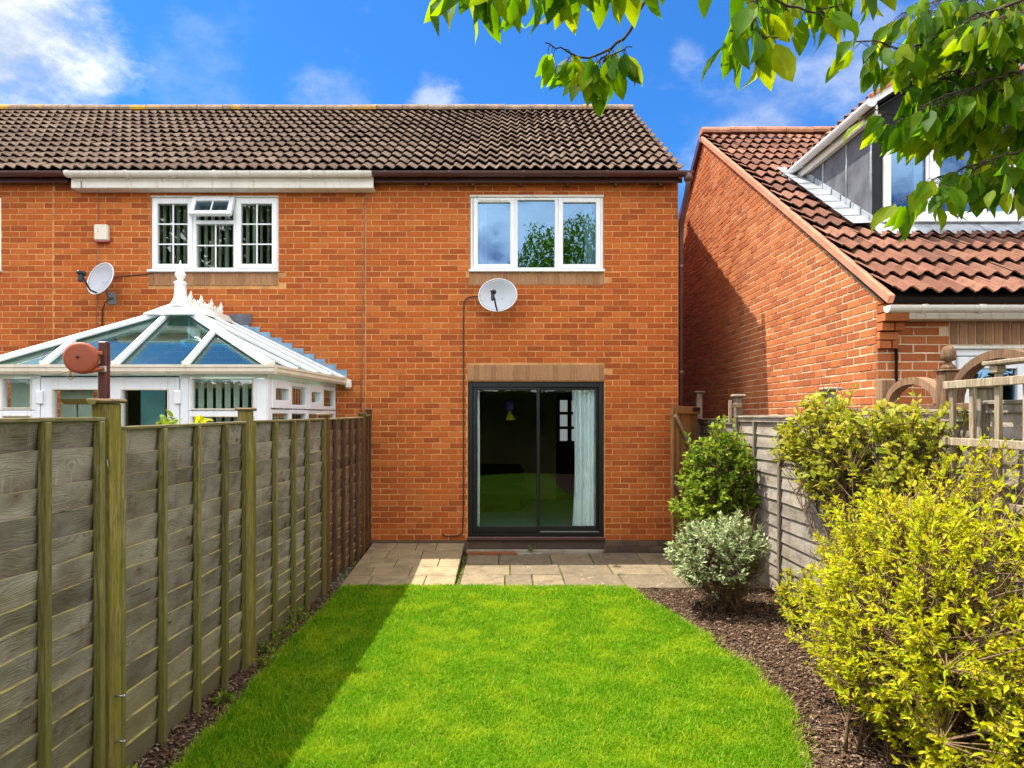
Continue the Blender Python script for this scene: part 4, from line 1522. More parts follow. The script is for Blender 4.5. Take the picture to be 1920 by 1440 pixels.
# ================================================================== third house, at the frame's left edge
far = thing('brick_house', 'orange brick terraced house cut off by the left edge of the picture, brown gutter', 'house', (-8.0, D, 0))
OP_F = (-7.9, px_x(1.5), px_z(510), px_z(367))
terrace_shell(far, -10.05, -5.9505, [OP_F], None, keep_near(60, 500), 60, 0.06)
gutter(far, (-10.0, EAVE_Y - .03, 4.895), (px_x(121, EAVE_Y), EAVE_Y - .03, 4.895), .056, M_BROWN_PL, 'gutter', (.3, .6, .93))
MB().box(-10.0, px_x(131, 9), 8.955, 8.98, 4.80, 4.90, .003).build('fascia', M_BROWN_PL, far)
u0, u1, z0, z1 = OP_F
wf = frame_rect(MB(), u0 + .004, u1 - .004, z0 + .03, z1 - .02, .10, Yw, Yw + .09, .005)
window = wf.build('window', M_UPVC, far)
MB().box(u0 - .02, u1 + .02, D - .055, D + .08, z0 - .004, z0 + .029, .006).build('sill', M_UPVC, window)
pane(window, u0 + .10, u1 - .10, z0 + .12, z1 - .11, Yw + .03, M_GLASS)
rooms_box(far, -9.8, -6.2, D + .26, 12.6, 2.75, 4.79, M_ROOM)


# ================================================================== things on the terrace wall
def dish(label, c, normal, rx, ry, wall_pt, arm_dir, name='satellite_dish'):
    t = thing(name, label, 'satellite dish', wall_pt)
    nrm = Vector(normal).normalized()
    upv = Vector((0, 0, 1))
    sx = upv.cross(nrm).normalized() * -1
    sy = nrm.cross(sx) * -1
    if sy.z < 0: sy = -sy
    c = Vector(c)
    vs, fs = [], []
    rings, n = 7, 36
    for s, back in ((0, 0), (1, .006)):
        for i in range(rings + 1):
            r = i / rings
            for k in range(n):
                a = 2 * math.pi * k / n
                vs.append(c + sx * (rx * r * math.cos(a)) + sy * (ry * r * math.sin(a)) + nrm * (.07 * (r * r - 1) - back))
    m = (rings + 1) * n
    for s in (0, 1):
        for i in range(rings):
            for k in range(n):
                k2 = (k + 1) % n
                q = (s * m + i * n + k, s * m + i * n + k2, s * m + (i + 1) * n + k2, s * m + (i + 1) * n + k)
                fs.append(q if s == 0 else tuple(reversed(q)))
    for k in range(n):
        k2 = (k + 1) % n
        fs.append((rings * n + k, rings * n + k2, m + rings * n + k2, m + rings * n + k))
    mb = MB(); mb.add(vs, fs, True)
    mb.build('reflector', M_DISH, t)
    mb = MB()
    rim = [c + sx * (rx * math.cos(a)) + sy * (ry * math.sin(a)) + nrm * .000 for a in np.linspace(0, 2 * math.pi, 37)]
    mb.tube(rim, .006, 6, False)
    mb.build('rim', M_UPVC, t)
    lo = c - sy * ry * .93 - nrm * .01
    tip = lo + nrm * .30 + sy * .13 + sx * arm_dir
    mb = MB().tube([lo - nrm * .03, lo + nrm * .1, tip], .012, 6)
    mb.build('arm', M_BLACK, t)
    ax = (c - tip).normalized()
    q = Vector((0, 0, 1)).rotation_difference(ax).to_matrix()
    mb = MB().lathe([(.022, -.05), (.026, -.02), (.024, .02), (.034, .035), (.034, .055), (.02, .058)], 12, tip, q)
    mb.box(tip.x - .022, tip.x + .022, tip.y - .03, tip.y + .03, tip.z - .11, tip.z - .02, .008)
    mb.build('receiver', M_BLACK, t)
    for s in (-.2, .14):
        b = c + sx * rx * s - sy * ry * .12 + nrm * (.07 * (s * s + .0144 - 1) + .001)
        MB().lathe([(.006, 0), (.006, .003), (.003, .005)], 8, b, Vector((0, 0, 1)).rotation_difference(nrm).to_matrix()).build('bolt', M_BLACK, t)
    wp = Vector(wall_pt)
    mb = MB().box(wp.x - .05, wp.x + .05, D - .022, D - .006, wp.z - .08, wp.z + .08, .004)
    mb.tube([(wp.x, D - .02, wp.z), (wp.x, D - .12, wp.z), c - nrm * .085], .018, 8)
    mb.build('wall_bracket', M_GREYPL, t)
    return t


dish('pale grey satellite dish on the brick wall just below the plain white upstairs window', W(933, 553, 8.82), (-.12, -1, .22), .245, .22, W(945, 565, D), .02)
dish('pale grey satellite dish on the brick wall left of the georgian bar window', W(188, 522, 8.80), (-.42, -1, .30), .225, .215, W(212, 560, D), -.05)


def cable(label, pts, r, mat, clips=0):
    mb = MB().tube(pts, r, 6)
    o = mb.build('cable', mat)
    tag(o, label, 'cable')
    return o


f = lambda px, py, off=.012: W(px, py, D - off)
cable('dark cable running down the wall from the middle satellite dish to the path', [f(900, 556, .1), f(885, 556), f(875, 559), f(870, 566), f(869, 600), f(869.5, 800), f(869, 960), f(867, 1000), f(860, 1004), f(838, 1006), f(829, 1002)], .0075, M_CABLE)
cable('thin pale cable clipped down the party line between white and brown gutters', [f(684, 352, .1), f(685, 362), f(683, 400), f(681, 520), f(679, 640), f(677, 782)], .0055, M_CABLE_G)
cable('thin cable from the white gutter down past the alarm box', [f(184, 353, .1), f(184, 365), f(183.5, 420), f(182.5, 500), f(181, 640)], .005, M_CABLE_G)
cable('dark cable from the left satellite dish bracket to the georgian bar window', [f(212, 520), f(240, 517), f(268, 514.5), f(284, 513)], .006, M_CABLE)
cable('black cable hanging from the left satellite dish bracket down to the conservatory roof', [f(208, 560, .08), f(198, 566, .06), f(192, 580), f(191, 640)], .009, M_CABLE)
ab = thing('alarm_box', 'white burglar alarm box with red base on brick wall beside the georgian bar window', 'alarm box', W(194, 440, D))
A0, A1 = W(181.5, 453, D), W(207, 423, D)
MB().box(A0.x, A1.x, D - .075, D - .003, A0.z, A1.z, .014).build('cover', M_CREAM, ab)
MB().box(A0.x + .006, A1.x - .004, D - .070, D - .003, A0.z - .024, A0.z - .001, .006).build('strobe_base', m_plain('red plastic', (.30, .045, .05), .4, .5), ab)
for k in (0, 1):
    MB().box(A0.x + .052, A0.x + .062, D - .0775, D - .0751, A1.z - .075 - k * .03, A1.z - .060 - k * .03).build('slot', M_GREYPL, ab)
lmp = thing('security_lamp', 'small silver security lamp on the side of the middle house in the passage', 'lamp', (2.26, 9.3, 2.33))
MB().lathe([(.02, 0), (.045, .02), (.05, .07), (.03, .1)], 12, (2.31, 9.2, 2.30)).build('lamp_head', M_STEEL, lmp)
MB().box(2.251, 2.30, 9.18, 9.22, 2.28, 2.38, .004).build('mount', M_GREYPL, lmp)
# ================================================================== conservatory
cons = thing('conservatory', 'white framed conservatory with blue glass hipped roof, finial and ridge cresting behind the left fence', 'conservatory', (-3.7, 7.9, 0))
EZ = 2.265
A_, B_, C_, D_ = Vector((-5.16, 6.78, EZ)), Vector((-2.31, 6.78, EZ)), Vector((-2.14, 9.07, EZ)), Vector((-5.22, 9.07, EZ))
R1, R2 = Vector((-3.74, 8.0, 3.02)), Vector((-3.68, 9.07, 3.02))


def on_front(x, t=None):
    "point of the front slope above eave point x, height fraction t"
    return A_.lerp(B_, (x - A_.x) / (B_.x - A_.x)) + Vector((0, R1.y - A_.y, R1.z - EZ)) * t


NF = (B_ - A_).cross(R1 - A_).normalized()
NR = (C_ - B_).cross(R1 - B_).normalized()
NL = (A_ - D_).cross(R1 - A_).normalized()
tl = lambda x: (x - A_.x) / (R1.x - A_.x) if x < R1.x else (B_.x - x) / (B_.x - R1.x)
xs = [A_.x, -4.53, -3.83, -3.14, B_.x]
for a, b in zip(xs[:-1], xs[1:]):
    pts = [on_front(a, 0), on_front(b, 0)]
    if tl(b) > 0.001: pts.append(on_front(b, min(1, tl(b))))
    if a < R1.x < b: pts.append(R1.copy())
    if tl(a) > 0.001: pts.append(on_front(a, min(1, tl(a))))
    MB().slab([p - NF * .012 for p in pts], NF, .016).build('roof_pane', M_GLASS_ROOF, cons)
# right slope
ys_ = [6.78, 7.40, 8.02, 8.55, 9.07]
er = lambda y: B_.lerp(C_, (y - B_.y) / (C_.y - B_.y))
inw = (R1 - er(8.0))


def right_top(y):
    if y <= 8.0:
        return B_.lerp(R1, (y - B_.y) / (R1.y - B_.y))
    return R1.lerp(R2, (y - 8.0) / (9.07 - 8.0))


for a, b in zip(ys_[:-1], ys_[1:]):
    pts = [er(a), er(b), right_top(b)]
    if a < 8.0 < b: pts.append(R1.copy())
    if a > B_.y + .01: pts.append(right_top(a))
    MB().slab([p - NR * .012 for p in pts], NR, .016).build('roof_pane', M_GLASS_ROOF, cons)
MB().slab([D_, A_, R1, R2], NL, .016).build('roof_pane', M_GLASS_ROOF, cons)


def bar(a, b, n, w=.062, h=.05, cap=True):
    a, b = Vector(a), Vector(b)
    mb = MB().beam(a + Vector(n) * .018, b + Vector(n) * .018, w, h, n, .010)
    o = mb.build('roof_bar', M_UPVC, cons)
    if cap:
        d = (b - a).normalized()
        MB().beam(a + Vector(n) * .018 - d * .022, a + Vector(n) * .018 - d * .001, w + .012, h + .014, n, .008).build('end_cap', M_CREAM, o)


for x in xs[1:-1]:
    bar(on_front(x, 0.02), on_front(x, min(.96, tl(x) - .05)), NF)
for y in ys_[1:-1]:
    bar(er(y).lerp(right_top(y), .01), er(y).lerp(right_top(y), .95), NR)
upn = (NF + NR).normalized(); upl = (NF + NL).normalized()
bar(B_.lerp(R1, .01), B_.lerp(R1, .96), upn, .085, .06)
bar(A_.lerp(R1, .01), A_.lerp(R1, .96), upl, .085, .06)
bar(er(9.05), Vector((R2.x + .02, 9.05, 3.01)), NR, .07, .05)
# ridge, cresting, finial
MB().extrude([(-.13, -.07), (.13, -.07), (.045, .035), (-.045, .035)], R1 + Vector((0, -.10, .04)), R2 + Vector((0, 0, .04))).build('ridge_cap', M_UPVC_OLD, cons)
MB().slab([R1 + Vector((-.30, -.30, -.10)), R1 + Vector((.30, -.30, -.10)), R1 + Vector((.05, -.02, .085)), R1 + Vector((-.05, -.02, .085))], (0, -.6, .8), .02).build('ridge_hood', M_UPVC, cons)
MB().lathe([(.13, -.05), (.085, .02), (.070, .06), (.066, .10), (.062, .21), (.075, .225), (.06, .24), (.032, .25), (.030, .265), (.058, .31), (.060, .325), (.043, .36), (.023, .40), (.011, .445), (.004, .485)], 14, R1 + Vector((0, -.05, .06))).build('finial', M_UPVC, cons)
y = 8.10
k = 0
while y < 8.98:
    big = k % 3 == 1
    h = .17 if big else .095
    c = Vector((R1.x + (R2.x - R1.x) * (y - 8) / 1.07, y, R1.z + .065))
    mb = MB().lathe([(.016, -.03), (.016, .02), (.034 if big else .026, .05), (.018, .075), (.030 if big else .018, h * .62), (.014, h * .78), (.003, h)], 8, c)
    mb.build('cresting_spike', M_UPVC_OLD, cons)
    y += .085
    k += 1
# lead flashing stepped up the house wall on the right slope
n_st = 10
for i in range(n_st):
    t0, t1 = i / n_st, (i + 1) / n_st
    a = C_.lerp(R2, t0 * .93); b = C_.lerp(R2, t1 * .93)
    pts = [Vector((a.x + .05, D - .008, a.z + .00)), Vector((a.x + .05, D - .008, a.z + .125)), Vector((b.x + .02, D - .008, a.z + .125)), Vector((b.x + .035, D - .008, b.z + .03)), Vector((b.x + .03, D - .008, b.z - .06))]
    pts = [pts[0], pts[1], pts[2], pts[4]]
    MB().slab([Vector((p.x, D - .010 - .004 * (i % 2), p.z)) for p in pts], (0, -1, 0), .004).build('flashing_step', M_FLASH, cons)
MB().box(R2.x + .05, R2.x + .34, D - .022, D - .012, R2.z - .04, R2.z + .10, .003).build('apex_flashing', M_LEAD, cons)
# gutter and eaves beam
gprof = [(-.01, -.045), (.045, -.045), (.062, -.02), (.062, .015), (.072, .02), (.072, .045), (-.01, .045)]
for p, q in ((A_, B_ + Vector((.06, 0, 0))), (B_, C_)):
    MB().extrude(gprof, p + Vector((0, 0, -.03)), q + Vector((0, 0, -.03))).build('gutter', M_CREAM, cons)
MB().box(-2.10, -2.02, 8.98, 9.06, 2.14, 2.26, .02).build('gutter_end', M_UPVC_OLD, cons)
fy = 6.86
MB().box(-5.1, -2.385, fy, fy + .07, 2.155, 2.21, .003).build('eaves_beam', M_CREAM, cons)

X_ = lambda px: px_x(px, fy)
Z_ = lambda py: px_z(py, fy)


def win_unit(x0, x1, z0, z1, gx0, gx1, gz0, gz1, name, frm=True, y=fy, lip=.014):
    mb = MB()
    mb.box(x0, gx0, y, y + .06, z0, z1, .004)
    mb.box(gx1, x1, y, y + .06, z0, z1, .004)
    mb.box(gx0, gx1, y, y + .06, z0, gz0, .004)
    mb.box(gx0, gx1, y, y + .06, gz1, z1, .004)
    o = mb.build(name, M_UPVC, cons)
    bd = MB()
    frame_rect(bd, gx0 - .014, gx1 + .014, gz0 - .014, gz1 + .014, .014, y - .010, y - .0005, .003)
    bd.build('bead', M_CREAM, o)
    MB().box(gx0 - .002, gx1 + .002, y + .03, y + .045, gz0 - .002, gz1 + .002).build('pane', M_GLASS_L, o)
    return o


top = 2.154
low = .55
win_unit(-5.08, X_(66), Z_(769), top, -4.98, X_(57), Z_(764), Z_(711), 'transom_window')
win_unit(-5.08, X_(66), low, Z_(770), -4.98, X_(57), low + .09, Z_(781), 'lower_window')
MB().box(X_(66) + .001, X_(75), fy - .004, fy + .07, low, top, .004).build('mullion', M_UPVC, cons)
d1 = win_unit(X_(76), X_(203), low, Z_(704), X_(100), X_(184), low + .3, Z_(731), 'glazed_door')
d2 = win_unit(X_(206), X_(336), low, Z_(704), X_(229), X_(314), low + .3, Z_(731.5), 'glazed_door')
MB().box(X_(76), X_(338), fy + .005, fy + .07, Z_(703.4), top, .003).build('door_head', M_UPVC, cons)
MB().box(X_(338), X_(353), fy - .004, fy + .07, low, top, .004).build('mullion', M_UPVC, cons)
for px, dd in ((334, d2), (76, d1)):
    MB().box(X_(px) - .03, X_(px) + .035, fy - .028, fy - .005, Z_(757), Z_(733), .004).build('hinge', M_UPVC, dd)
win_unit(X_(353) + .001, X_(482), Z_(770), top, X_(361), X_(474), Z_(766), Z_(711), 'transom_window')
win_unit(X_(353) + .001, X_(482), low, Z_(771), X_(361), X_(474), low + .09, Z_(782), 'lower_window')
MB().box(X_(482) + .001, X_(500), fy - .008, fy + .09, low, top, .004).build('corner_post', M_UPVC, cons)
# right side, facing the fence
p, q = Vector((-2.372, 6.875, 0)), Vector((-2.23, 9.07, 0))
dq = (q - p).normalized()
nq = Vector((dq.y, -dq.x, 0))
Ms = Matrix(((dq.x, -nq.x, 0, p.x), (dq.y, -nq.y, 0, p.y), (0, 0, 1, 0), (0, 0, 0, 1)))
ls = (q - p).length
n_l = 4
for i in range(n_l):
    a, b = .08 + i * (ls - .10) / n_l, .08 + (i + 1) * (ls - .10) / n_l
    op = i % 2 == 0
    for (z0, z1, nm) in ((1.86, 2.15, 'transom_window'), (.55, 1.85, 'lower_window')):
        mb = MB(Ms)
        w = .085 if (op and z0 > 1) else .045
        frame_rect(mb, a + .002, b - .002, z0, z1, w, -.02 if (op and z0 > 1) else 0, .06, .005)
        o = mb.build(nm, M_UPVC, cons)
        mb = MB(Ms)
        mb.box(a + w, b - w, .02, .034, z0 + w, z1 - w).build('pane', M_GLASS_L, o)
mb = MB(Ms); mb.box(0, .078, -.005, .07, .55, 2.15, .004); mb.build('corner_post', M_UPVC, cons)
mb = MB(Ms); mb.box(0, ls, 0, .06, 2.152, 2.21, .004); mb.build('eaves_beam', M_CREAM, cons)
mb = MB(); mb.box(-5.08, -2.39, fy, fy + .2, -.02, .549); mb.build('dwarf_wall', M_BRICK, cons)
mb = MB(Ms); mb.box(.02, ls, .0, .2, -.02, .549); mb.build('dwarf_wall', M_BRICK, cons)
MB().box(-5.2, -2.2, 6.9, 9.08, -.03, .02).build('floor', M_CARPET, cons)
blind('cream vertical blind inside the conservatory window nearest the corner', X_(358), X_(476), 1.0, 2.12, fy + .13, 7, .5, None, .62)
blind('cream vertical blind inside the conservatory window at the left edge of the picture', -5.0, X_(58), 1.0, 2.12, fy + .13, 9, .15, None, .95)
blind('cream vertical blind inside the left glazed conservatory door', X_(98), X_(160), .9, 2.05, fy + .13, 5, .15, None, .97)
blind('cream vertical blind inside the right side of the conservatory', 7.1, 8.95, .95, 2.1, -2.46, 18, .25, m_plain('beige blind', (.52, .40, .28), .8, .2), .9, None, 'Y')
MB().box(X_(229), X_(276), fy + .35, fy + .37, .05, 2.1).build('inner_screen', m_plain('teal panel', (.20, .36, .36), .3, .5), cons)
MB().box(X_(296), X_(306), fy + .30, fy + .33, .05, 2.1).build('inner_post', M_UPVC, cons)
MB().box(X_(306), X_(322), fy + .36, fy + .38, .05, 2.1).build('inner_panel', m_plain('brown panel', (.24, .16, .11), .5, .3), cons)
fan = thing('ceiling_fan', 'white ceiling fan hanging under the conservatory glass roof', 'ceiling fan', (-3.62, 7.9, 2.6))
MB().tube([(-3.62, 7.9, 2.62), (-3.62, 7.9, 2.95)], .012, 6).lathe([(.05, 0), (.09, .03), (.09, .08), (.03, .1)], 12, (-3.62, 7.9, 2.56)).build('motor', M_UPVC, fan)
for k in range(4):
    a = k * math.pi / 2 + .5
    d = Vector((math.cos(a), math.sin(a), 0))
    c = Vector((-3.62, 7.9, 2.6))
    MB().beam(c + d * .09, c + d * .55, .12, .008, (0, .15, 1), .003).build('blade', M_UPVC, fan)

# ================================================================== left fence
FX = lambda y: -1.93 + .018 * (y - 3)


def fy_at(px):
    k = (px - 950) / 1300
    return (-1.93 - .054) / (k - .018)


lfence = thing('wooden_fence', 'weathered grey lapped board fence with mossy posts along the left side of the lawn', 'fence', (FX(5), 5, 0))
UF = Vector((.018, 1, 0)).normalized()
NFc = Vector((1, -.018, 0)).normalized()     # towards the lawn


def fpt(y, off, z):
    return Vector((FX(y), y, z)) + NFc * off


def lap_panel(y0, y1, z_a, z_b, n, mb_, mbat, bats, low=0.0, cap=M_CAP, edge=True):
    panel = node_part('fence_panel', lfence, (FX((y0 + y1) / 2), (y0 + y1) / 2, 0))
    zt = lambda y: z_a + (z_b - z_a) * (y - y0) / (y1 - y0)
    nseg = 10
    cutz = [random.uniform(.78, 1.22) for _ in range(n)]
    tot_ = sum(cutz)
    cutz = [low + (min(z_a, z_b) - .02 - low) * sum(cutz[:q_]) / tot_ for q_ in range(n + 1)]
    for i in range(n):
        zl, zh = cutz[i] - .022, cutz[i + 1]
        h = zh - zl
        if i == n - 1: zh = None
        ph = random.random() * 9
        amp = random.uniform(.003, .008)
        vs, fs = [], []
        for s in range(nseg + 1):
            y = y0 + .01 + (y1 - y0 - .02) * s / nseg
            zb = zl + amp * math.sin(ph + y * 4.2) + .4 * amp * math.sin(ph * 2 + y * 13)
            ztop = zh if zh else zt(y) - .012
            bow = .003 * math.sin(ph * 3 + y * 3)
            wv = (amp * math.sin(ph * 1.7 + y * 3.6) + .5 * amp * math.sin(ph + y * 11)) if zh else 0
            for (off, z) in ((.004 + bow, zb), (.026 + bow, ztop + wv), (.006 + bow, ztop + wv), (-.006 + bow, zb)):
                vs.append(fpt(y, off, z))
        for s in range(nseg):
            for k in range(4):
                k2 = (k + 1) % 4
                fs.append((s * 4 + k, (s + 1) * 4 + k, (s + 1) * 4 + k2, s * 4 + k2))
        fs += [(0, 1, 2, 3), (nseg * 4 + 3, nseg * 4 + 2, nseg * 4 + 1, nseg * 4)]
        m = MB(); m.add(vs, fs)
        m.build('board', mb_, panel, fpt((y0 + y1) / 2, 0, (zl + zl + h) / 2))
    for yb in bats:
        w = .038
        MB().beam(fpt(yb, .043 + random.uniform(-.002, .002), low - .03), fpt(yb, .043, zt(yb) - .014), w, .036, NFc, .003).build('batten', mbat, panel)
    MB().beam(fpt(y0 + .004, .022, zt(y0) - .004), fpt(y1 - .004, .022, zt(y1) - .004), .058, .018, (0, 0, 1), .003).build('top_rail', cap, panel)


P = [fy_at(193), fy_at(456), fy_at(603), fy_at(676)]
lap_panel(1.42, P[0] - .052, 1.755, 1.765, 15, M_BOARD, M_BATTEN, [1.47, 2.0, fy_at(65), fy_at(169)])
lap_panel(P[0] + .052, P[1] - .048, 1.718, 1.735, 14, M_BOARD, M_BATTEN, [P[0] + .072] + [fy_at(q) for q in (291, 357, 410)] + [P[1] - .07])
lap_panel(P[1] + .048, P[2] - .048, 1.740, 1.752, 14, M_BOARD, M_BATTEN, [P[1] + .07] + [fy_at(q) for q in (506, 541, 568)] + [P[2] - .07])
lap_panel(P[2] + .048, P[3] - .045, 1.752, 1.768, 16, M_BOARD_BR, M_BATTEN_BR, [P[2] + .07] + [fy_at(q) for q in (621, 637, 652, 664)], .07)
lap_panel(P[3] + .045, 9.03, 1.785, 1.80, 16, M_BOARD_BR, M_BATTEN_BR, [P[3] + .2], .13)
for y, ztp, m, w in ((P[0], 1.835, M_POST, .092), (P[1], 1.815, M_POST, .085), (P[2], 1.785, M_POST_OR, .085), (P[3], 1.805, M_POST_OR, .08), (9.055, 1.86, M_BATTEN_BR, .06)):
    po = MB().beam(fpt(y, .018, -.05), fpt(y, .018, ztp), w, w, NFc, .005).build('post', m, lfence)
    c = fpt(y, .018, ztp)
    MB().box(c.x - w * .72, c.x + w * .72, c.y - w * .72, c.y + w * .72, ztp + .001, ztp + .022, .008).build('post_cap', M_POSTCAP, po)
for py in (1303, 1388):
    c = W(199, py, P[0] - .0)
    c = fpt(P[0] - .01, .018 + .046, c.z)
    MB().tube([c, c + Vector((.045, 0, 0))], .0045, 6).lathe([(.009, 0), (.009, .008)], 6, c + Vector((.04, 0, 0)), Vector((0, 0, 1)).rotation_difference(Vector((1, 0, 0))).to_matrix()).build('bolt', M_STEEL, lfence)
wy = fy_at(181)
MB().tube([fpt(wy, .05, 1.57), fpt(wy, .056, 1.53), fpt(wy + .02, .056, 1.50), fpt(wy + .02, .05, 1.55), fpt(wy + .05, .06, 1.53)], .002, 4).build('wire', M_STEEL, lfence)

# washing-line reel on its steel post behind the fence
reel = thing('washing_line_post', 'maroon steel post with round terracotta washing line reel behind the mossy fence post', 'washing line', (-1.93, 3.42, 0))
q0, q1 = W(195, 760, 3.42), W(195.5, 641, 3.42)
MB().box(q0.x - .021, q0.x + .021, 3.40, 3.44, 0, q1.z, .004).build('post', M_MAROON_ST, reel)
rc = W(153, 671.5, 3.36)
ry = Matrix.Rotation(R(90), 3, 'X')
ry = Matrix.Rotation(R(14), 3, 'Z') @ ry
body = MB().lathe([(.068, -.028), (.076, -.022), (.076, .018), (.070, .027), (.060, .028), (.010, .029)], 32, rc, ry).build('reel_case', M_TERRA, reel)
MB().lathe([(.007, .0), (.007, .004)], 10, rc + Vector((.0, -.032, .004)), ry).build('hub_hole', M_BLACK, body)
MB().lathe([(.004, .0), (.004, .004)], 8, rc + Vector((-.028, -.031, -.03)), ry).build('rivet', M_BROWN_PL, body)
MB().beam(rc + Vector((.055, .0, .026)), (q0.x, 3.40, rc.z + .026), .026, .02, (0, 0, 1), .004).tube([rc + Vector((.04, 0, -.065)), rc + Vector((.09, .02, -.048)), Vector((q0.x, 3.40, rc.z - .05))], .009, 6).build('bracket', M_TERRA, reel)
MB().box(q0.x - .028, q0.x + .028, 3.385, 3.401, rc.z - .066, rc.z - .035, .004).box(q0.x - .034, q0.x - .004, 3.386, 3.402, rc.z - .025, rc.z + .018, .003).build('clamp', M_STEEL, reel)
hk = rc + Vector((-.048, -.01, -.066))
ring = [hk + Vector((.013 * math.cos(t), 0, -.026 + .011 * math.sin(t))) for t in np.linspace(0, 2 * math.pi, 13)]
MB().tube(ring, .0026, 5, False).tube([hk, hk + Vector((0, 0, -.016))], .004, 6).tube([hk + Vector((.015, 0, .006)), hk + Vector((-.045, 0, -.008))], .003, 5).build('hook', M_BRASS, reel)
fl = thing('metal_bracket', 'small olive metal plate on a thin rod above the fence beside the reel post', 'bracket', W(142, 785, 3.2))
a = W(145, 785, 3.2)
MB().tube([a + Vector((0, 0, -.12)), W(145, 749, 3.2)], .0035, 6).build('rod', M_BLACK, fl)
b0, b1 = W(125, 748.5, 3.2), W(172, 748.5, 3.2)
MB().extrude([(-.05, .0), (.05, .0), (.02, -.024), (-.02, -.024)], (b0.x, 3.2, b0.z), (b1.x, 3.2, b0.z)).build('plate', m_plain('olive metal', (.20, .17, .05), .5, .4), fl)

# ================================================================== right house
RX, RYF = 3.2, 6.0
TAN = (6.39 - 2.79) / (11.3 - 5.85)
roofz = lambda y: 2.79 + TAN * (y - 5.85) if y < 11.3 else 6.39 - TAN * (y - 11.3)
rh = thing('brick_house', 'red brick neighbouring house on the right with lead clad dormer and white gutter', 'house', (6, 9, 0))
GY1 = 15.5
mb = MB()
mb.slab([(RX + .005, RYF + .007, 0), (RX + .005, RYF + .007, roofz(RYF) - .09), (RX + .005, 11.3, 6.28), (RX + .005, GY1, roofz(GY1) - .09), (RX + .005, GY1, 0)], (-1, 0, 0), .25)
gw = mb.build('gable_wall', M_MORTAR_R, rh)
zc = lambda p: roofz(p[0]) - .10 - p[1]
brickwork(gw, (RX, 0, 0), (0, 1, 0), (-1, 0, 0), RYF + .002, GY1 - .02, 0.0, 6.4, [], M_BRICK_R, 270, lambda p: (p.y - 6) ** 2 + (p.z - 2.6) ** 2 if p.z > 1.4 else 99,
          [lambda p: (2.79 + TAN * (p[0] - 5.85)) - .10 - p[1], lambda p: (6.39 - TAN * (p[0] - 11.3)) - .10 - p[1]], .05)
OP_R = (px_x(1783, RYF), 6.3, 1.0, px_z(648, RYF))
LR = (px_x(1780, RYF), 6.4, px_z(646, RYF), px_z(600, RYF))
mb = MB()
wall_block(mb, RX + .256, 9.5, 0, 2.9, [OP_R], RYF + .005, RYF + .25)
mb.box(RX + .006, RX + .2555, RYF + .005, RYF + .03, 0, 2.80)
fw_ = mb.build('front_wall', M_MORTAR_R, rh)
brickwork(fw_, (0, RYF, 0), (1, 0, 0), (0, -1, 0), RX + .004, 9.4, 0.0, 2.85, [OP_R], M_BRICK_R, 30, lambda p: (p.x - 3.4) ** 2 + (p.z - 2.3) ** 2 if p.z > 1.6 else 99, (), .02, 'brick',
          lambda u, z: LR[0] < u < LR[1] and LR[2] < z < LR[3])
lr = node_part('lintel', rh)
MB().box(LR[0] - .005, LR[1], RYF - .001, RYF + .003, LR[2], LR[3]).build('mortar_bed', M_MORTAR_R, lr)
soldier(lr, LR[0], LR[1], LR[2] + .003, LR[3], RYF, M_SOLDIER, 34, 'lintel_brick', .008)
# corbelled corner under the eaves
cb = node_part('corbel', rh)
for k in range(6):
    zt = 2.80 - k * .075
    pr = (.16, .16, .145, .10, .055, .055)[k]
    x1 = RX + (.22, .22, .205, .19, .16, .16)[k]
    if k % 2 == 0:
        MB().box(RX - .004, x1, RYF - pr, RYF - .006, zt - .066, zt, .004).build('brick', M_BRICK_R, cb)
    else:
        MB().box(RX - .004, RX + .10, RYF - pr, RYF - .006, zt - .066, zt, .004).build('brick', M_BRICK_R, cb)
        MB().box(RX + .11, x1, RYF - pr, RYF - .006, zt - .066, zt, .004).build('brick', M_BRICK_R, cb)
MB().box(RX + .155, RX + .17, RYF - .03, RYF - .008, 1.7, 2.36).build('movement_joint', M_DARK, rh)
# roof
REY, REZ = 5.76, 2.80
rs = Vector((0, 11.3 - REY, 6.36 - REZ))
rf = MB()
rf.slab([(RX - .03, REY + .03, REZ - .03), (9.6, REY + .03, REZ - .03), (9.6, 11.3, 6.33), (RX - .03, 11.3, 6.33)], (0, -.55, .83), .05)
rf.slab([(RX - .03, 11.302, 6.33), (9.6, 11.302, 6.33), (9.6, 16.5, 6.33 - 5.2 * TAN), (RX - .03, 16.5, 6.33 - 5.2 * TAN)], (0, .55, .83), .05)
rroof = rf.build('roof', M_DARK, rh)
DX0, DX1, DYF = 3.75, 5.40, 7.15
DEZ = 4.92


def r_accept(p):
    yb = 5.76 + (DEZ - REZ) / (rs.z / rs.y)
    if DX0 - .02 < p.x < DX1 + .02 and p.y > DYF - .12:
        zr = DEZ + .6 * (min(p.x, 2 * 4.575 - p.x) - DX0)
        if p.z < zr - .05: return False
    return p.x < 9.4


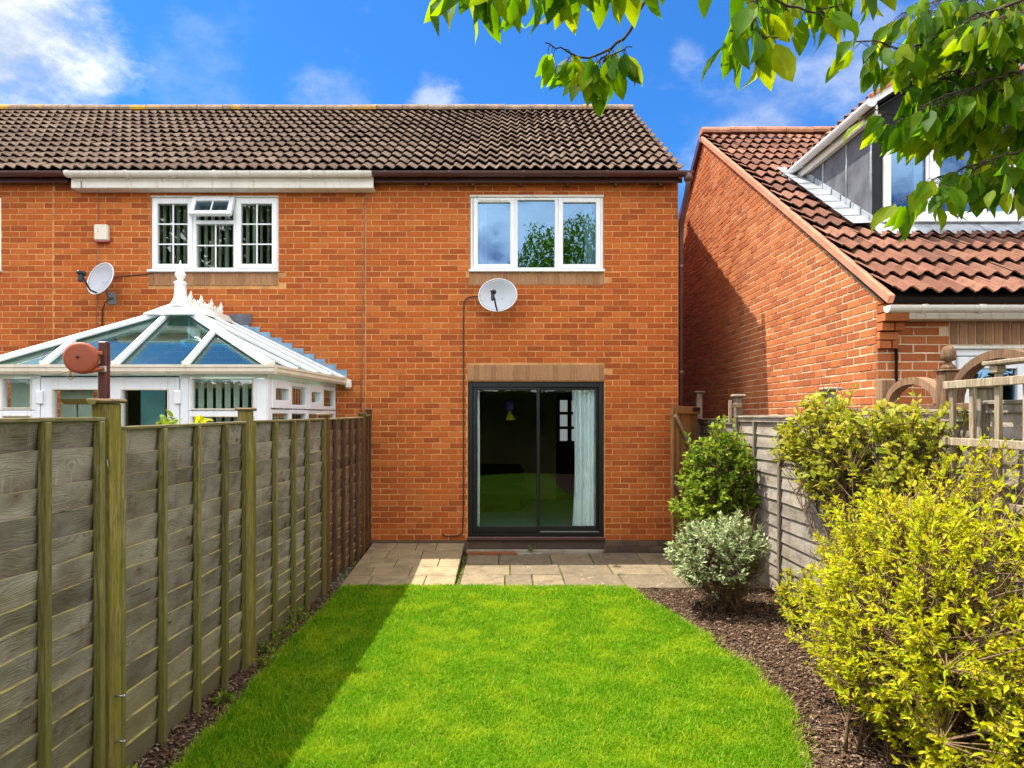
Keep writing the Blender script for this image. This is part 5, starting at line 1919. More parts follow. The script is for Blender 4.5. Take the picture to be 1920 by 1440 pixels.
tiles(rroof, (RX - .02, REY, REZ), (1, 0, 0), rs.normalized(), 20, 19, .30, rs.length / 19, M_TILE_R, r_accept, 300, .022, lambda p: p.y * p.y + p.x * p.x * 1.6)
ridge(rroof, RX - .04, 9.5, 11.3, 6.40, M_RIDGE_R, .11)
mb = MB()
mb.beam((RX - .014, REY - .02, REZ - .055), (RX - .014, 11.3, 6.305), .05, .075, (0, -.55, .83), .006)
mb.build('verge', M_VERGE, rh)
mb = MB()
mb.beam((RX - .03, 11.3, 6.30), (RX - .03, 15.6, 6.30 - 4.3 * TAN), .06, .13, (0, .55, .83), .006)
mb.build('bargeboard', M_BROWN_PL, rh)
gutter(rh, (px_x(1664, 5.70), 5.70, 2.685), (9.4, 5.70, 2.685), .058, M_UPVC_OLD, 'gutter', (.045, .12, .2))
mb = MB().box(px_x(1705, 5.85), 9.4, 5.84, 5.865, px_z(598.5, 5.85), 2.69, .004).box(px_x(1705, 5.85) + .002, 9.4, 5.866, RYF - .006, px_z(598.5, 5.85), px_z(598.5, 5.85) + .02)
mb.build('fascia', M_CREAM, rh)
# kitchen window
u0, u1, z0, z1 = OP_R
Yr = RYF + .02
wf = frame_rect(MB(), u0 + .004, u1, z0, z1 - .03, .055, Yr, Yr + .08, .005)
wn = wf.build('window', M_UPVC, rh)
MB().box(u0 - .02, u1, RYF - .02, RYF + .08, z1 - .029, z1 - .002, .004).build('head_trim', M_UPVC_OLD, wn)
xx = u0 + .06
for k in range(3):
    c = win_casement(wn, xx, xx + .62, z0 + .06, z1 - .095, Yr - .022, .105)
    pane(wn, xx + .10, xx + .52, z0 + .16, z1 - .198, Yr + .01, M_GLASS)
    MB().box(xx + .625, xx + .665, Yr, Yr + .08, z0 + .056, z1 - .09, .004).build('mullion', M_UPVC, wn)
    xx += .67
MB().box(u0 + .55, u0 + .95, Yr - .034, Yr - .023, z1 - .075, z1 - .045, .003).build('trickle_vent', M_UPVC, wn)
rooms_box(rh, 3.5, 9.2, RYF + .26, 10, .1, 2.45, M_ROOM_P)
# dormer
DXM = (DX0 + DX1) / 2
dm = node_part('dormer', rh)
zb = lambda y: REZ + (rs.z / rs.y) * (y - REY) - .02
yk = REY + (DEZ - .02 - REZ) / (rs.z / rs.y)
DWIN = (px_x(1655, DYF), px_x(1907, DYF), px_z(418, DYF), px_z(262, DYF))
# lead clad front with the window opening
mb = MB()
wall_block(mb, DX0 + .002, DX1 - .002, zb(DYF), DEZ + .02, [DWIN], DYF, DYF + .12)
apex = DEZ + .62 * (DXM - DX0)
mb.slab([(DX0, DYF + .001, DEZ + .021), (DX1, DYF + .001, DEZ + .021), (DXM, DYF + .001, apex)], (0, -1, 0), .1)
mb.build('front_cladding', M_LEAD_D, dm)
for px, (za, zc2) in ((1648, (430, 262)), ):
    pass
# cheek in three lead panels with standing seams
ca = DYF + .002
ysm = [DYF + .001, 1300 * DX0 / (1588 - 950), 1300 * DX0 / (1544 - 950), yk]
for a, b in zip(ysm[:-1], ysm[1:]):
    pts = [(DX0, a + .006, zb(a)), (DX0, b - .006, zb(b) if b < yk - .01 else DEZ - .03), (DX0, b - .006, DEZ), (DX0, a + .006, DEZ)]
    MB().slab(pts, (-1, 0, 0), .05).build('lead_panel', M_LEAD, dm)
    if a > DYF + .1:
        MB().tube([(DX0 - .004, a, zb(a)), (DX0 - .004, a, DEZ)], .011, 6).build('seam', M_LEAD_P, dm)
MB().slab([(DX1, DYF + .001, zb(DYF)), (DX1, DYF + .001, DEZ), (DX1, yk, DEZ)], (1, 0, 0), .05).build('lead_panel', M_LEAD, dm)
MB().tube([(DX0 + .005, DYF - .003, zb(DYF)), (DX0 + .005, DYF - .003, DEZ)], .010, 6).build('corner_roll', M_LEAD_P, dm)
# dormer roof
yr = REY + (apex - REZ) / (rs.z / rs.y)
dr = MB()
ov = .22
for s in (-1, 1):
    xe = DXM + s * (DXM - DX0 + .12)
    ze = apex - .62 * (DXM - DX0 + .12) + .06
    ye = REY + (ze - REZ) / (rs.z / rs.y)
    dr.slab([(xe, DYF - ov, ze), (DXM, DYF - ov, apex + .06), (DXM, yr + .1, apex + .06), (xe, ye + .06, ze)], (s * -.52 * -1, 0, .85), .05)
droof = dr.build('dormer_roof', M_DARK, dm)
sl_ = Vector((DXM - DX0 + .12, 0, .62 * (DXM - DX0 + .12)))
xe, ze = DX0 - .12, apex - .62 * (DXM - DX0 + .12) + .075
tn = 3
for (O_, U_, S_) in (((xe, DYF - ov + 2.7, ze), (0, -1, 0), sl_.normalized()), ((2 * DXM - xe, DYF - ov, ze), (0, 1, 0), Vector((-sl_.x, 0, sl_.z)).normalized())):
    Ov, Uv = Vector(O_), Vector(U_)
    pr = [tile_mesh(Uv, S_, Uv.cross(S_).normalized(), .30, sl_.length / 3, .02, M_TILE_R) for _ in range(2)]
    for r_ in range(3):
        for i in range(9):
            c = Ov + Uv * (.3 * (i + .5)) + S_ * (sl_.length / 3 * r_)
            if c.z < zb(c.y) + .0: continue
            o = bpy.data.objects.new('roof_tile', pr[(i + r_) % 2]); o.location = c - wl(dm); link(o, dm)
y = DYF - ov
while y < yr:
    prof = [(.10 * math.cos(t), .08 * math.sin(t)) for t in np.linspace(-.2, math.pi + .2, 8)]
    MB().extrude(prof, (DXM, y, apex + .10), (DXM, min(y + .44, yr), apex + .10)).build('ridge_tile', M_RIDGE_R, dm)
    y += .45
# white verge boards of the dormer gable and its soffit, terracotta verge on top
for s in (-1, 1):
    a = Vector((DXM + s * (DXM - DX0 + .14), DYF - ov - .012, ze - .06)); b = Vector((DXM, DYF - ov - .012, apex + .03))
    MB().beam(a + Vector((0, 0, .045)), b + Vector((0, 0, .045)), .024, .07, (0, 0, 1), .003).build('bargeboard', M_UPVC, dm)
    MB().beam(a + Vector((0, -.02, .10)), b + Vector((0, -.02, .10)), .06, .04, (0, 0, 1), .004).build('verge', M_VERGE, dm)
    d_ = MB().slab([(DXM + s * (DXM - DX0 + .10), DYF - ov + .005, ze - .10), (DXM, DYF - ov + .005, apex - .02), (DXM, DYF - .003, apex - .02), (DXM + s * (DXM - DX0 + .10), DYF - .003, ze - .10)], (s * .5, 0, -.85), .015)
    d_.build('soffit', M_LEAD_D, dm)
gz = DEZ - .015
gutter(dm, (DX0 - .12, DYF - ov - .03, gz + .01), (DX0 - .12, yk + .12, gz + .01), .055, M_UPVC, 'gutter', (.12, .42, .75))
MB().box(DX0 - .062, DX0 - .04, DYF - ov, yk - .02, gz - .12, gz + .04, .004).box(DX0 - .039, DX0 - .002, DYF - ov + .01, yk - .06, gz - .118, gz - .10, .002).build('fascia', M_UPVC_OLD, dm)
go = Vector((DX0 - .12, yk - .18, gz - .04))
MB().tube([go, go + Vector((0, 0, -.10)), go + Vector((.0, -.05, -.20)), go + Vector((0, -.12, -.24))], .034, 10).build('outlet_pipe', M_UPVC, dm)
MB().lathe([(.026, 0), (.026, .004)], 12, go + Vector((0, -.124, -.243)), Vector((0, 0, 1)).rotation_difference(Vector((0, -.94, -.3))).to_matrix()).build('pipe_mouth', M_BLACK, dm)
# window of the dormer
u0, u1, z0, z1 = DWIN
wf = frame_rect(MB(), u0, u1, z0 + .03, z1, .055, DYF - .02, DYF + .07, .005)
ma, mb2 = px_x(1749, DYF), px_x(1838, DYF)
for m in (ma, mb2): wf.box(m - .04, m + .04, DYF - .02, DYF + .07, z0 + .085, z1 - .055, .005)
wf.build('dormer_window', M_UPVC, dm)
MB().box(u0 - .01, u1 + .03, DYF - .075, DYF + .02, z0 - .006, z0 + .029, .006).build('window_sill', M_UPVC, dm)
for a, b in ((u0 + .053, ma - .038), (ma + .038, mb2 - .038), (mb2 + .038, u1 - .053)):
    MB().box(a, b, DYF + .02, DYF + .032, z0 + .083, z1 - .053).build('pane', M_GLASS, dm)
    fr = frame_rect(MB(), a + .003, b - .003, z0 + .087, z1 - .057, .03, DYF - .006, DYF + .0195, .004)
    fr.build('casement', M_UPVC, dm)
rooms_box(rh, DX0 + .1, DX1 - .1, DYF + .16, yk + 1.5, zb(DYF) + .1, DEZ - .02, M_ROOM_P)
curtain('curtain', 'pale curtain inside the dormer window of the right hand house', ma - .12, ma + .10, z0 + .1, z1 - .07, DYF + .12, M_CURTAIN, 3)
curtain('curtain', 'pale curtain at the right end of the dormer window', u1 - .22, u1 - .05, z0 + .1, z1 - .07, DYF + .12, M_CURTAIN, 3)
# lead apron and soakers
k = 0
x = DX0 - .02
ya = DYF - .14
while x < DX1:
    e = min(x + .55, DX1 + .05)
    vs, fs = [], []
    ns = 24
    for i in range(ns + 1):
        xx = x + (e - x - .006) * i / ns
        wv = .018 * math.sin((xx - RX) / .15 * 2 * math.pi + .6)
        for (yy, dz) in ((ya - .06, .062 + wv * 1.1), (ya + .03, .075 + wv * .5), (DYF - .03, .085), (DYF - .006, .15)):
            vs.append((xx, yy, zb(yy) + .02 + dz))
    for i in range(ns):
        for j in range(3):
            fs.append((i * 4 + j, (i + 1) * 4 + j, (i + 1) * 4 + j + 1, i * 4 + j + 1))
    m = MB(); m.add(vs, fs, True); m.build('lead_apron', M_LEAD_P, dm)
    x = e
nk = 9
for i in range(nk):
    a = DYF - .06 + (yk + .12 - DYF) * i / nk
    b = DYF - .06 + (yk + .12 - DYF) * (i + 1) / nk
    MB().slab([(DX0 - .20, a, zb(a) + .122), (DX0 - .012, a, zb(a) + .128), (DX0 - .012, b + .03, zb(b + .03) + .120), (DX0 - .20, b + .03, zb(b + .03) + .114)], (0, -.55, .83), .006).build('soaker', M_LEAD_P, dm)
    MB().slab([(DX0 - .011, a, zb(a) + .06), (DX0 - .011, b + .02, zb(b + .02) + .06), (DX0 - .011, b + .02, zb(b + .02) + .19), (DX0 - .011, a, zb(a) + .20)], (-1, 0, 0), .005).build('step_flashing', M_LEAD_P, dm)
chm = node_part('chimney', rh)
mb = MB().box(7.5, 8.15, 11.0, 11.6, 6.2, 7.45, .01).box(7.46, 8.19, 10.96, 11.64, 7.451, 7.52, .01)
mb.build('stack', M_BRICK_R, chm)
MB().lathe([(.11, 0), (.13, .05), (.10, .30), (.12, .33), (.12, .36)], 14, (7.8, 11.3, 7.52)).build('chimney_pot', M_TERRA, chm)

# ================================================================== right fence, gate, trellis
XF = 2.69
rfence = thing('wooden_fence', 'silver grey lapped board fence with capped posts behind the shrubs on the right', 'fence', (XF, 6, 0))
ry_at = lambda px: XF * 1300 / (px - 950)


def r_panel(y0, y1, z_a, z_b, n, bats):
    panel = node_part('fence_panel', rfence, (XF, (y0 + y1) / 2, 0))
    zt = lambda y: z_a + (z_b - z_a) * (y - y0) / (y1 - y0)
    nseg = 8
    low = .04
    h = (min(z_a, z_b) - .06 - low) / n
    for i in range(n):
        zl, zh = low + i * h, low + (i + 1) * h + .02
        ph = random.random() * 9
        amp = random.uniform(.002, .006)
        vs, fs = [], []
        for s in range(nseg + 1):
            y = y0 + .01 + (y1 - y0 - .02) * s / nseg
            zb_ = zl + amp * math.sin(ph + y * 4.2)
            for (off, z) in ((.020, zb_), (.002, zh), (-.006, zh), (.010, zb_)):
                vs.append((XF - off, y, z))
        for s in range(nseg):
            for k in range(4):
                k2 = (k + 1) % 4
                fs.append((s * 4 + k, s * 4 + k2, (s + 1) * 4 + k2, (s + 1) * 4 + k))
        fs += [(3, 2, 1, 0), (nseg * 4, nseg * 4 + 1, nseg * 4 + 2, nseg * 4 + 3)]
        m = MB(); m.add(vs, fs)
        m.build('board', M_RBOARD, panel, (XF, (y0 + y1) / 2, zl + h / 2))
    for yb in bats:
        MB().box(XF - .046, XF - .023, yb - .019, yb + .019, 0, zt(yb) - .05, .003).build('batten', M_RPOST, panel)
    MB().box(XF - .034, XF - .001, y0 + .004, y1 - .004, min(z_a, z_b) - .058, min(z_a, z_b) - .012, .003).build('top_board', M_RBOARD, panel)
    MB().beam((XF - .018, y0 + .003, z_a), (XF - .018, y1 - .003, z_b), .066, .02, (0, 0, 1), .003).build('top_rail', M_RBOARD, panel)


q = [9.66, ry_at(1386), ry_at(1560), 3.9, 2.05]
r_panel(q[1] + .05, q[0] - .05, 1.74, 1.74, 13, [8.8])
r_panel(q[2] + .05, q[1] - .05, 1.775, 1.775, 13, [ry_at(1467), ry_at(1420)])
r_panel(q[3] + .05, q[2] - .05, 1.80, 1.83, 13, [5.1, 4.5])
r_panel(q[4] + .05, q[3] - .05, 1.85, 1.85, 13, [3.3, 2.7])
for y, zt in ((q[0], 2.10), (q[1], 2.0), (q[2], 1.985), (q[3], 1.93), (q[4], 1.95)):
    po = MB().box(XF - .052, XF + .028, y - .04, y + .04, -.05, zt, .005).build('post', M_RPOST, rfence)
    MB().box(XF - .084, XF + .060, y - .072, y + .072, zt + .001, zt + .032, .012).build('post_cap', M_RPOST, po)
MB().box(XF - .13, XF + .0, q[1] - .09, q[1] - .06, 1.88, 1.925, .004).box(XF - .15, XF - .115, q[1] - .1, q[1] - .075, 1.70, 1.96, .003).build('cross_piece', M_TRELLIS, rfence)

gate = thing('wooden_gate', 'golden brown boarded gate with diagonal brace standing open beside the brick house', 'gate', (2.5, 9.25, 0))
ga, gb = Vector((2.585, 9.42, 0)), Vector((2.04, 8.52, 0))
gd = (gb - ga).normalized()
gn = Vector((-gd.y, gd.x, 0))
if gn.dot(-ga) < 0: gn = -gn
gl = (gb - ga).length
nb = 9
for i in range(nb):
    c = ga + gd * (gl * (i + .5) / nb)
    MB().beam(c + Vector((0, 0, .06)), c + Vector((0, 0, 1.85)), gl / nb - .008, .018, gn, .003).build('board', M_GATE, gate)
for z in (1.86, 1.05, .25):
    MB().beam(ga + gn * .026 + Vector((0, 0, z)), gb + gn * .026 + Vector((0, 0, z)), .03, .095, (0, 0, 1), .004).build('rail', M_GATE, gate)
MB().beam(gb + gn * .026 + Vector((0, 0, 1.80)), ga + gn * .026 + Vector((0, 0, 1.11)), .03, .07, (0, 0, 1), .004).build('brace', M_TRELLIS, gate)
MB().beam(gb + gn * .026 + Vector((0, 0, .98)), ga + gn * .026 + Vector((0, 0, .31)), .03, .07, (0, 0, 1), .004).build('brace', M_TRELLIS, gate)
MB().beam(gb + Vector((0, 0, .03)), gb + Vector((0, 0, 1.93)), .05, .04, gn, .004).build('stile', M_GATE, gate)
MB().beam(ga + gn * .043 + Vector((0, 0, 1.87)), ga + gn * .043 + gd * .34 + Vector((0, 0, 1.87)), .006, .05, (0, 0, 1), .002).build('hinge', M_BLACK, gate)
MB().beam(gb + gn * .05 - gd * .02 + Vector((0, 0, 1.06)), gb + gn * .05 + gd * .06 + Vector((0, 0, 1.06)), .02, .05, (0, 0, 1), .003).build('latch', M_BLACK, gate)

# arched brown screen on the neighbour's side
XA = 2.86
ar = thing('arched_screen', 'brown arched trellis screen with acorn finial post behind the right hand fence', 'trellis screen', (XA, 4.4, 0))
ya = [XA * 1300 / (px - 950) for px in (1660, 1778, 2010)]
for y, zt, fin in ((ya[0], EYE + (782 - 712) / 1300 * ya[0], False), (ya[1], EYE + (782 - 697) / 1300 * ya[1], True), (ya[2], 2.02, True)):
    po = MB().box(XA - .05, XA + .05, y - .05, y + .05, 0, zt, .006).build('post', M_ARCH, ar)
    if fin:
        MB().box(XA - .062, XA + .062, y - .062, y + .062, zt + .001, zt + .014, .004).build('post_cap', M_ARCH, po)
        MB().lathe([(.05, 0), (.042, .02), (.022, .04), (.018, .05), (.044, .062), (.047, .085), (.044, .12), (.03, .145), (.01, .155)], 14, (XA, y, zt + .0145)).build('finial', M_ARCH, po)
for y0, y1, zs, rise in ((ya[0] - .05, ya[1] + .05, 1.86, .19), (ya[1] - .05, ya[2] + .05, 1.86, .30)):
    m_, h_ = (y0 + y1) / 2, abs(y0 - y1) / 2
    vs, fs = [], []
    ns = 18
    for i in range(ns + 1):
        t = math.pi * i / ns
        for r_ in (1.0, 1 - .055 / h_):
            for x in (XA - .035, XA + .035):
                vs.append((x, m_ + h_ * r_ * math.cos(t), zs + (rise * math.sin(t) if r_ == 1 else (rise - .05) * math.sin(t))))
    for i in range(ns):
        b = i * 4
        fs += [(b, b + 4, b + 5, b + 1), (b + 2, b + 3, b + 7, b + 6), (b, b + 2, b + 6, b + 4), (b + 1, b + 5, b + 7, b + 3)]
    m = MB(); m.add(vs, fs); m.build('arch', M_ARCH, ar)
    MB().box(XA - .03, XA + .03, min(y0, y1), max(y0, y1), zs - .06, zs - .002, .004).build('rail', M_ARCH, ar)

tr = thing('wooden_trellis', 'pale weathered square trellis standing in front of the fence above the golden shrub', 'trellis', (2.56, 3.6, 0))
XT = 2.575
for y in (4.0, 3.83, 3.63, 3.43, 3.2):
    MB().box(XT - .012, XT + .012, y - .017, y + .017, .3, 1.97 if y != 3.63 else 2.0, .003).build('upright', M_TRELLIS, tr)
for z in (1.955, 1.63, 1.31):
    MB().box(XT - .036, XT - .0125, 2.9, 4.04, z - .022, z + .022, .003).build('crosspiece', M_TRELLIS, tr)
tp = MB().box(XT - .03, XT + .02, 3.60, 3.66, 2.001, 2.04, .004).box(XT - .045, XT + .045, 3.1, 3.70, 2.041, 2.065, .006)
tp.build('cap_rail', M_TRELLIS, tr)

# ================================================================== leaves and shrubs
LEAF_V = np.array([(0, 0, 0), (.28, 0, -.03), (.52, 0, -.02), (.76, 0, -.05), (1, 0, -.14),
                   (.22, .19, .035), (.50, .245, .05), (.76, .15, .0),
                   (.22, -.19, .035), (.50, -.245, .05), (.76, -.15, .0)], float)
LEAF_Q = np.array([(1, 2, 6, 5), (2, 3, 7, 6), (2, 1, 8, 9), (3, 2, 9, 10)])
LEAF_T = np.array([(0, 1, 5), (3, 4, 7), (1, 0, 8), (4, 3, 10)])
SM_V = np.array([(0, 0, 0), (.5, 0, -.04), (1, 0, -.12), (.35, .2, .03), (.7, .17, .0), (.35, -.2, .03), (.7, -.17, 0)], float)
SM_Q = np.array([(1, 2, 4, 3), (2, 1, 5, 6)])
SM_T = np.array([(0, 1, 3), (1, 0, 5)])


def frames(d, up):
    d = d / np.linalg.norm(d, axis=1)[:, None]
    s = np.cross(up, d); s /= np.maximum(1e-6, np.linalg.norm(s, axis=1))[:, None]
    n = np.cross(d, s)
    return np.stack([d, s, n], 2)      # columns


def put_leaves(parent, P, Fm, Ls, mat, n_single, wide=1.0, single_name='leaf', big=True, in_frame=True, mass='foliage'):
    "P points, Fm frames, Ls lengths; the largest in the picture become leaves of their own"
    P, Ls = np.asarray(P), np.asarray(Ls)
    px = 950 + 1300 * P[:, 0] / np.maximum(.2, P[:, 1]); py = 782 - 1300 * (P[:, 2] - EYE) / np.maximum(.2, P[:, 1])
    vis = (px > -20) & (px < 1940) & (py > -30) & (py < 1460) & (P[:, 1] > .3)
    size = np.where(vis, Ls / np.maximum(.2, P[:, 1]), -1)
    order = np.argsort(-size)
    single = [i for i in order[:n_single] if size[i] > 0]
    LV, LQ, LT = (LEAF_V, LEAF_Q, LEAF_T) if big else (SM_V, SM_Q, SM_T)
    base = wl(parent)
    metas = []
    for c in (.8, 1.6, 2.4, -.8):
        v = LV * np.array([1, wide, c])
        v[:, 2] += 0.05 * np.sin(v[:, 0] * 4 + c * 3) * v[:, 1] * 3
        metas.append(np_mesh('leaf', v, LQ, LT, mat))
    for i in single:
        o = bpy.data.objects.new(single_name, metas[i % 4])
        M = Matrix(Fm[i].tolist()).to_4x4()
        M = Matrix.Translation(Vector(P[i]) - base) @ M @ Matrix.Scale(float(Ls[i]), 4)
        o.matrix_basis = M
        link(o, parent)
    rest = np.ones(len(P), bool); rest[single] = False
    if rest.any():
        idx = np.where(rest)[0]
        curl = 0.5 + rng.random(len(idx))
        T = LV[None] * np.array([1, wide, 1])[None, None]
        T = np.repeat(T, len(idx), 0)
        T[:, :, 2] *= curl[:, None]
        V = np.einsum('nij,nkj->nki', Fm[idx], T) * Ls[idx][:, None, None] + P[idx][:, None] - np.array(base)[None, None]
        k = len(LV)
        off = (np.arange(len(idx)) * k)[:, None, None]
        me = np_mesh(mass, V.reshape(-1, 3), (LQ[None] + off).reshape(-1, 4), (LT[None] + off).reshape(-1, 3), mat)
        o = bpy.data.objects.new(mass, me)
        link(o, parent)
        o['kind'] = 'stuff'


def unit(n):
    v = rng.normal(size=(n, 3))
    return v / np.linalg.norm(v, axis=1)[:, None]


def lumpy(d, f=3.0, ph=0.0):
    return (np.sin(d[:, 0] * f + ph) * np.sin(d[:, 1] * f * 1.3 + 1 + ph) + np.sin(d[:, 2] * f * 1.7 + 2 + ph) * np.sin(d[:, 0] * f * 2.1 + ph)) * .5


def shrub(root, base, tips, outs, bark, leafmat, n_stem, per_tip, L, wide, spread, n_single, stem_r=.012, twig_r=.0028, up_bias=.4, rosette=True, big=False, bare=None, dead=0, lift=.35):
    "stems from the base, twigs to every tip, leaves along the twig ends"
    base = np.array(base, float)
    N = len(tips)
    mb = MB()
    # main stems
    ids = rng.choice(N, min(n_stem, N), False)
    stems = []
    for i in ids:
        t = tips[i] * .92 + base * .08
        b = base + np.array([rng.normal(0, spread), rng.normal(0, spread), 0])
        ctrl = b + (t - b) * np.array([.25, .25, .62])
        pts = [(1 - s) ** 2 * b + 2 * s * (1 - s) * ctrl + s * s * t for s in np.linspace(0, 1, 7)]
        stems.append(np.array(pts))
        mb.tube([Vector(p) for p in pts], [stem_r * (1 - .75 * s) for s in np.linspace(0, 1, 7)], 5)
    allp = np.concatenate(stems)
    P, Dr, Up, Ls = [], [], [], []
    for i in range(N):
        t = tips[i]
        cand = allp[allp[:, 2] < t[2] + .05]
        if len(cand) == 0: cand = allp
        dd = np.linalg.norm(cand - t, axis=1)
        near = np.argsort(np.abs(dd - .22 - .12 * rng.random()))[:10]
        j = int(near[rng.integers(len(near))])
        k2_ = cand[max(0, j - 1)]
        a = cand[j] if np.linalg.norm(k2_ - cand[j]) > .3 else cand[j] + (k2_ - cand[j]) * rng.random()
        mid = (a + t) / 2 + rng.normal(0, .02, 3) + np.array([0, 0, -.02])
        tw = [a, mid, t]
        mb.tube([Vector(p) for p in tw], [twig_r * 1.6, twig_r * 1.1, twig_r * .5], 3, False)
        if bare is not None and bare(t): continue
        ax = t - mid
        ax /= max(1e-6, np.linalg.norm(ax))
        for _ in range(per_tip):
            s = rng.random() ** .55
            p = mid + (t - mid) * s if s < .98 else t
            r = unit(1)[0]
            r -= ax * r.dot(ax); r /= max(1e-6, np.linalg.norm(r))
            d = ax * (.25 + .8 * s * rng.random()) + r * (.9) + outs[i] * .35 + np.array([0, 0, up_bias * (rng.random() - .3)])
            P.append(p); Dr.append(d)
            Up.append(np.array([0, 0, .75]) + outs[i] * .45 + rng.normal(0, lift, 3))
            Ls.append(L[0] + (L[1] - L[0]) * rng.random())
    for _ in range(dead):
        i = rng.integers(N)
        a = allp[rng.integers(len(allp))]
        t = a + unit(1)[0] * .22 + np.array([0, 0, .1])
        mb.tube([Vector(a), Vector((a + t) / 2 + rng.normal(0, .015, 3)), Vector(t)], [twig_r * 1.2, twig_r, twig_r * .4], 3, False)
    br = mb.build('branches', bark, root)
    if P:
        put_leaves(root, np.array(P), frames(np.array(Dr), np.array(Up)), np.array(Ls), leafmat, n_single, wide, 'leaf', big)


def ell_tips(n, c, r, zmin, inner=.72, lump=.16, ph=0., accept=None):
    d = unit(n * 3)
    rad = inner + (1.02 - inner) * rng.random(len(d)) ** .6
    rad = rad * (1 + lump * lumpy(d, 3.4, ph))
    P = np.array(c) + d * np.array(r) * rad[:, None]
    k = P[:, 2] > zmin
    if accept is not None: k &= accept(P)
    P, d = P[k][:n], d[k][:n]
    return P, d


# big golden shrub in the right foreground
g = thing('golden_shrub', 'large bushy shrub of narrow golden yellow leaves filling the right foreground', 'shrub', (2.22, 3.55, 0))
tp_, ou = ell_tips(1850, (2.43, 3.50, .66), (.76, 1.20, .89), .04, .66, .24, .4, lambda P: P[:, 0] < 2.63)
t2, o2 = ell_tips(480, (2.22, 2.98, .52), (.46, .60, .60), .03, .35, .2, 1.9, lambda P: P[:, 0] < 2.62)
tp_, ou = np.concatenate([tp_, t2]), np.concatenate([ou, o2])
shrub(g, (2.25, 3.55, 0), tp_, ou, M_TWIG, M_L_GOLD, 60, 18, (.022, .050), .82, .16, 300, .011, .0028, .35, True, False, lambda t: rng.random() < .10, 620)
# climber with yellow green leaves along the fence
v = thing('climbing_shrub', 'yellow green climber with twisting brown stems sprawling over the right hand fence', 'climber', (2.55, 5.2, 0))
n = 520
P0 = np.stack([2.36 + .28 * rng.random(n * 2), 3.95 + 2.35 * rng.random(n * 2), 1.08 + .92 * rng.random(n * 2)], 1)
lim = 1.92 + .10 * np.sin(P0[:, 1] * 5) - .30 * np.clip((P0[:, 1] - 5.6), 0, 1) - .16 * np.clip(4.5 - P0[:, 1], 0, 1)
lo = 1.12 + .26 * np.sin(P0[:, 1] * 2.6 + 1.2) ** 2 + .25 * np.clip(4.7 - P0[:, 1], 0, 1)
P0 = P0[(P0[:, 2] < lim) & (P0[:, 2] > lo) & (np.sin(P0[:, 1] * 7.5 + 1) * np.sin(P0[:, 2] * 9) > -.55)][:n]
o0 = unit(len(P0)) * .5 + np.array([-.7, -.3, .35])
o0 /= np.linalg.norm(o0, axis=1)[:, None]
shrub(v, (2.58, 5.0, 0), P0, o0, M_BARK, M_L_VINE, 26, 8, (.032, .075), 1.15, .10, 300, .014, .0035, .3, False, True, None, 60)
# dark green climber beside the gate
dgr = thing('green_shrub', 'leafy mid green rose like shrub in front of the gate post', 'shrub', (2.3, 7.55, 0))
tp_, ou = ell_tips(430, (2.30, 7.5, 1.14), (.40, .38, .62), .3, .55, .25, 1.3)
tp2, ou2 = ell_tips(120, (2.16, 7.35, .86), (.42, .36, .35), .3, .55, .25, 2.3)
tp_, ou = np.concatenate([tp_, tp2]), np.concatenate([ou, ou2])
shrub(dgr, (2.36, 7.55, 0), tp_, ou, M_BARK, M_L_GREEN, 22, 10, (.042, .075), 1.25, .08, 300, .012, .003, .3, False, False, None, 40)
# pale variegated ball
pv = thing('variegated_shrub', 'rounded pale green and cream shrub with bare brown twigs below, at the patio corner', 'shrub', (1.98, 6.4, 0))
tp_, ou = ell_tips(640, (1.96, 6.42, .50), (.48, .44, .36), .06, .60, .26, .2)
bare = lambda t: (t[2] < .42 + .38 * (t[0] - 1.96)) and rng.random() < .95
shrub(pv, (2.02, 6.35, 0), tp_, ou, M_TWIG, M_L_PALE, 40, 14, (.032, .055), 1.0, .06, 300, .009, .0024, .35, True, False, bare, 260)
# low yellow plant by the fence foot
lp = thing('low_shrub', 'straggly low yellow green plant at the foot of the right fence behind the pale shrub', 'shrub', (2.5, 5.9, 0))
tp_, ou = ell_tips(70, (2.50, 5.95, .26), (.20, .30, .26), .03, .4, .3, .9)
shrub(lp, (2.52, 5.95, 0), tp_, ou, M_TWIG, M_L_VINE, 10, 8, (.04, .075), .9, .04, 150, .006, .0024, .3, True, False, None, 20)
JP = np.array(JP)
jd = rng.normal(0, .6, (len(JP), 3)) + np.array([0, 0, .8])
jm = thing('joint_moss', 'moss and tiny weeds growing in the joints of the flagstone patio', 'moss', (.8, 7.9, 0))
put_leaves(jm, JP, frames(jd, rng.normal(0, 1, (len(JP), 3)) + np.array([0, -.3, .2])), .012 + .022 * rng.random(len(JP)) ** 2, M_L_GREEN, 0, .8, 'leaf', False, True, 'tufts')
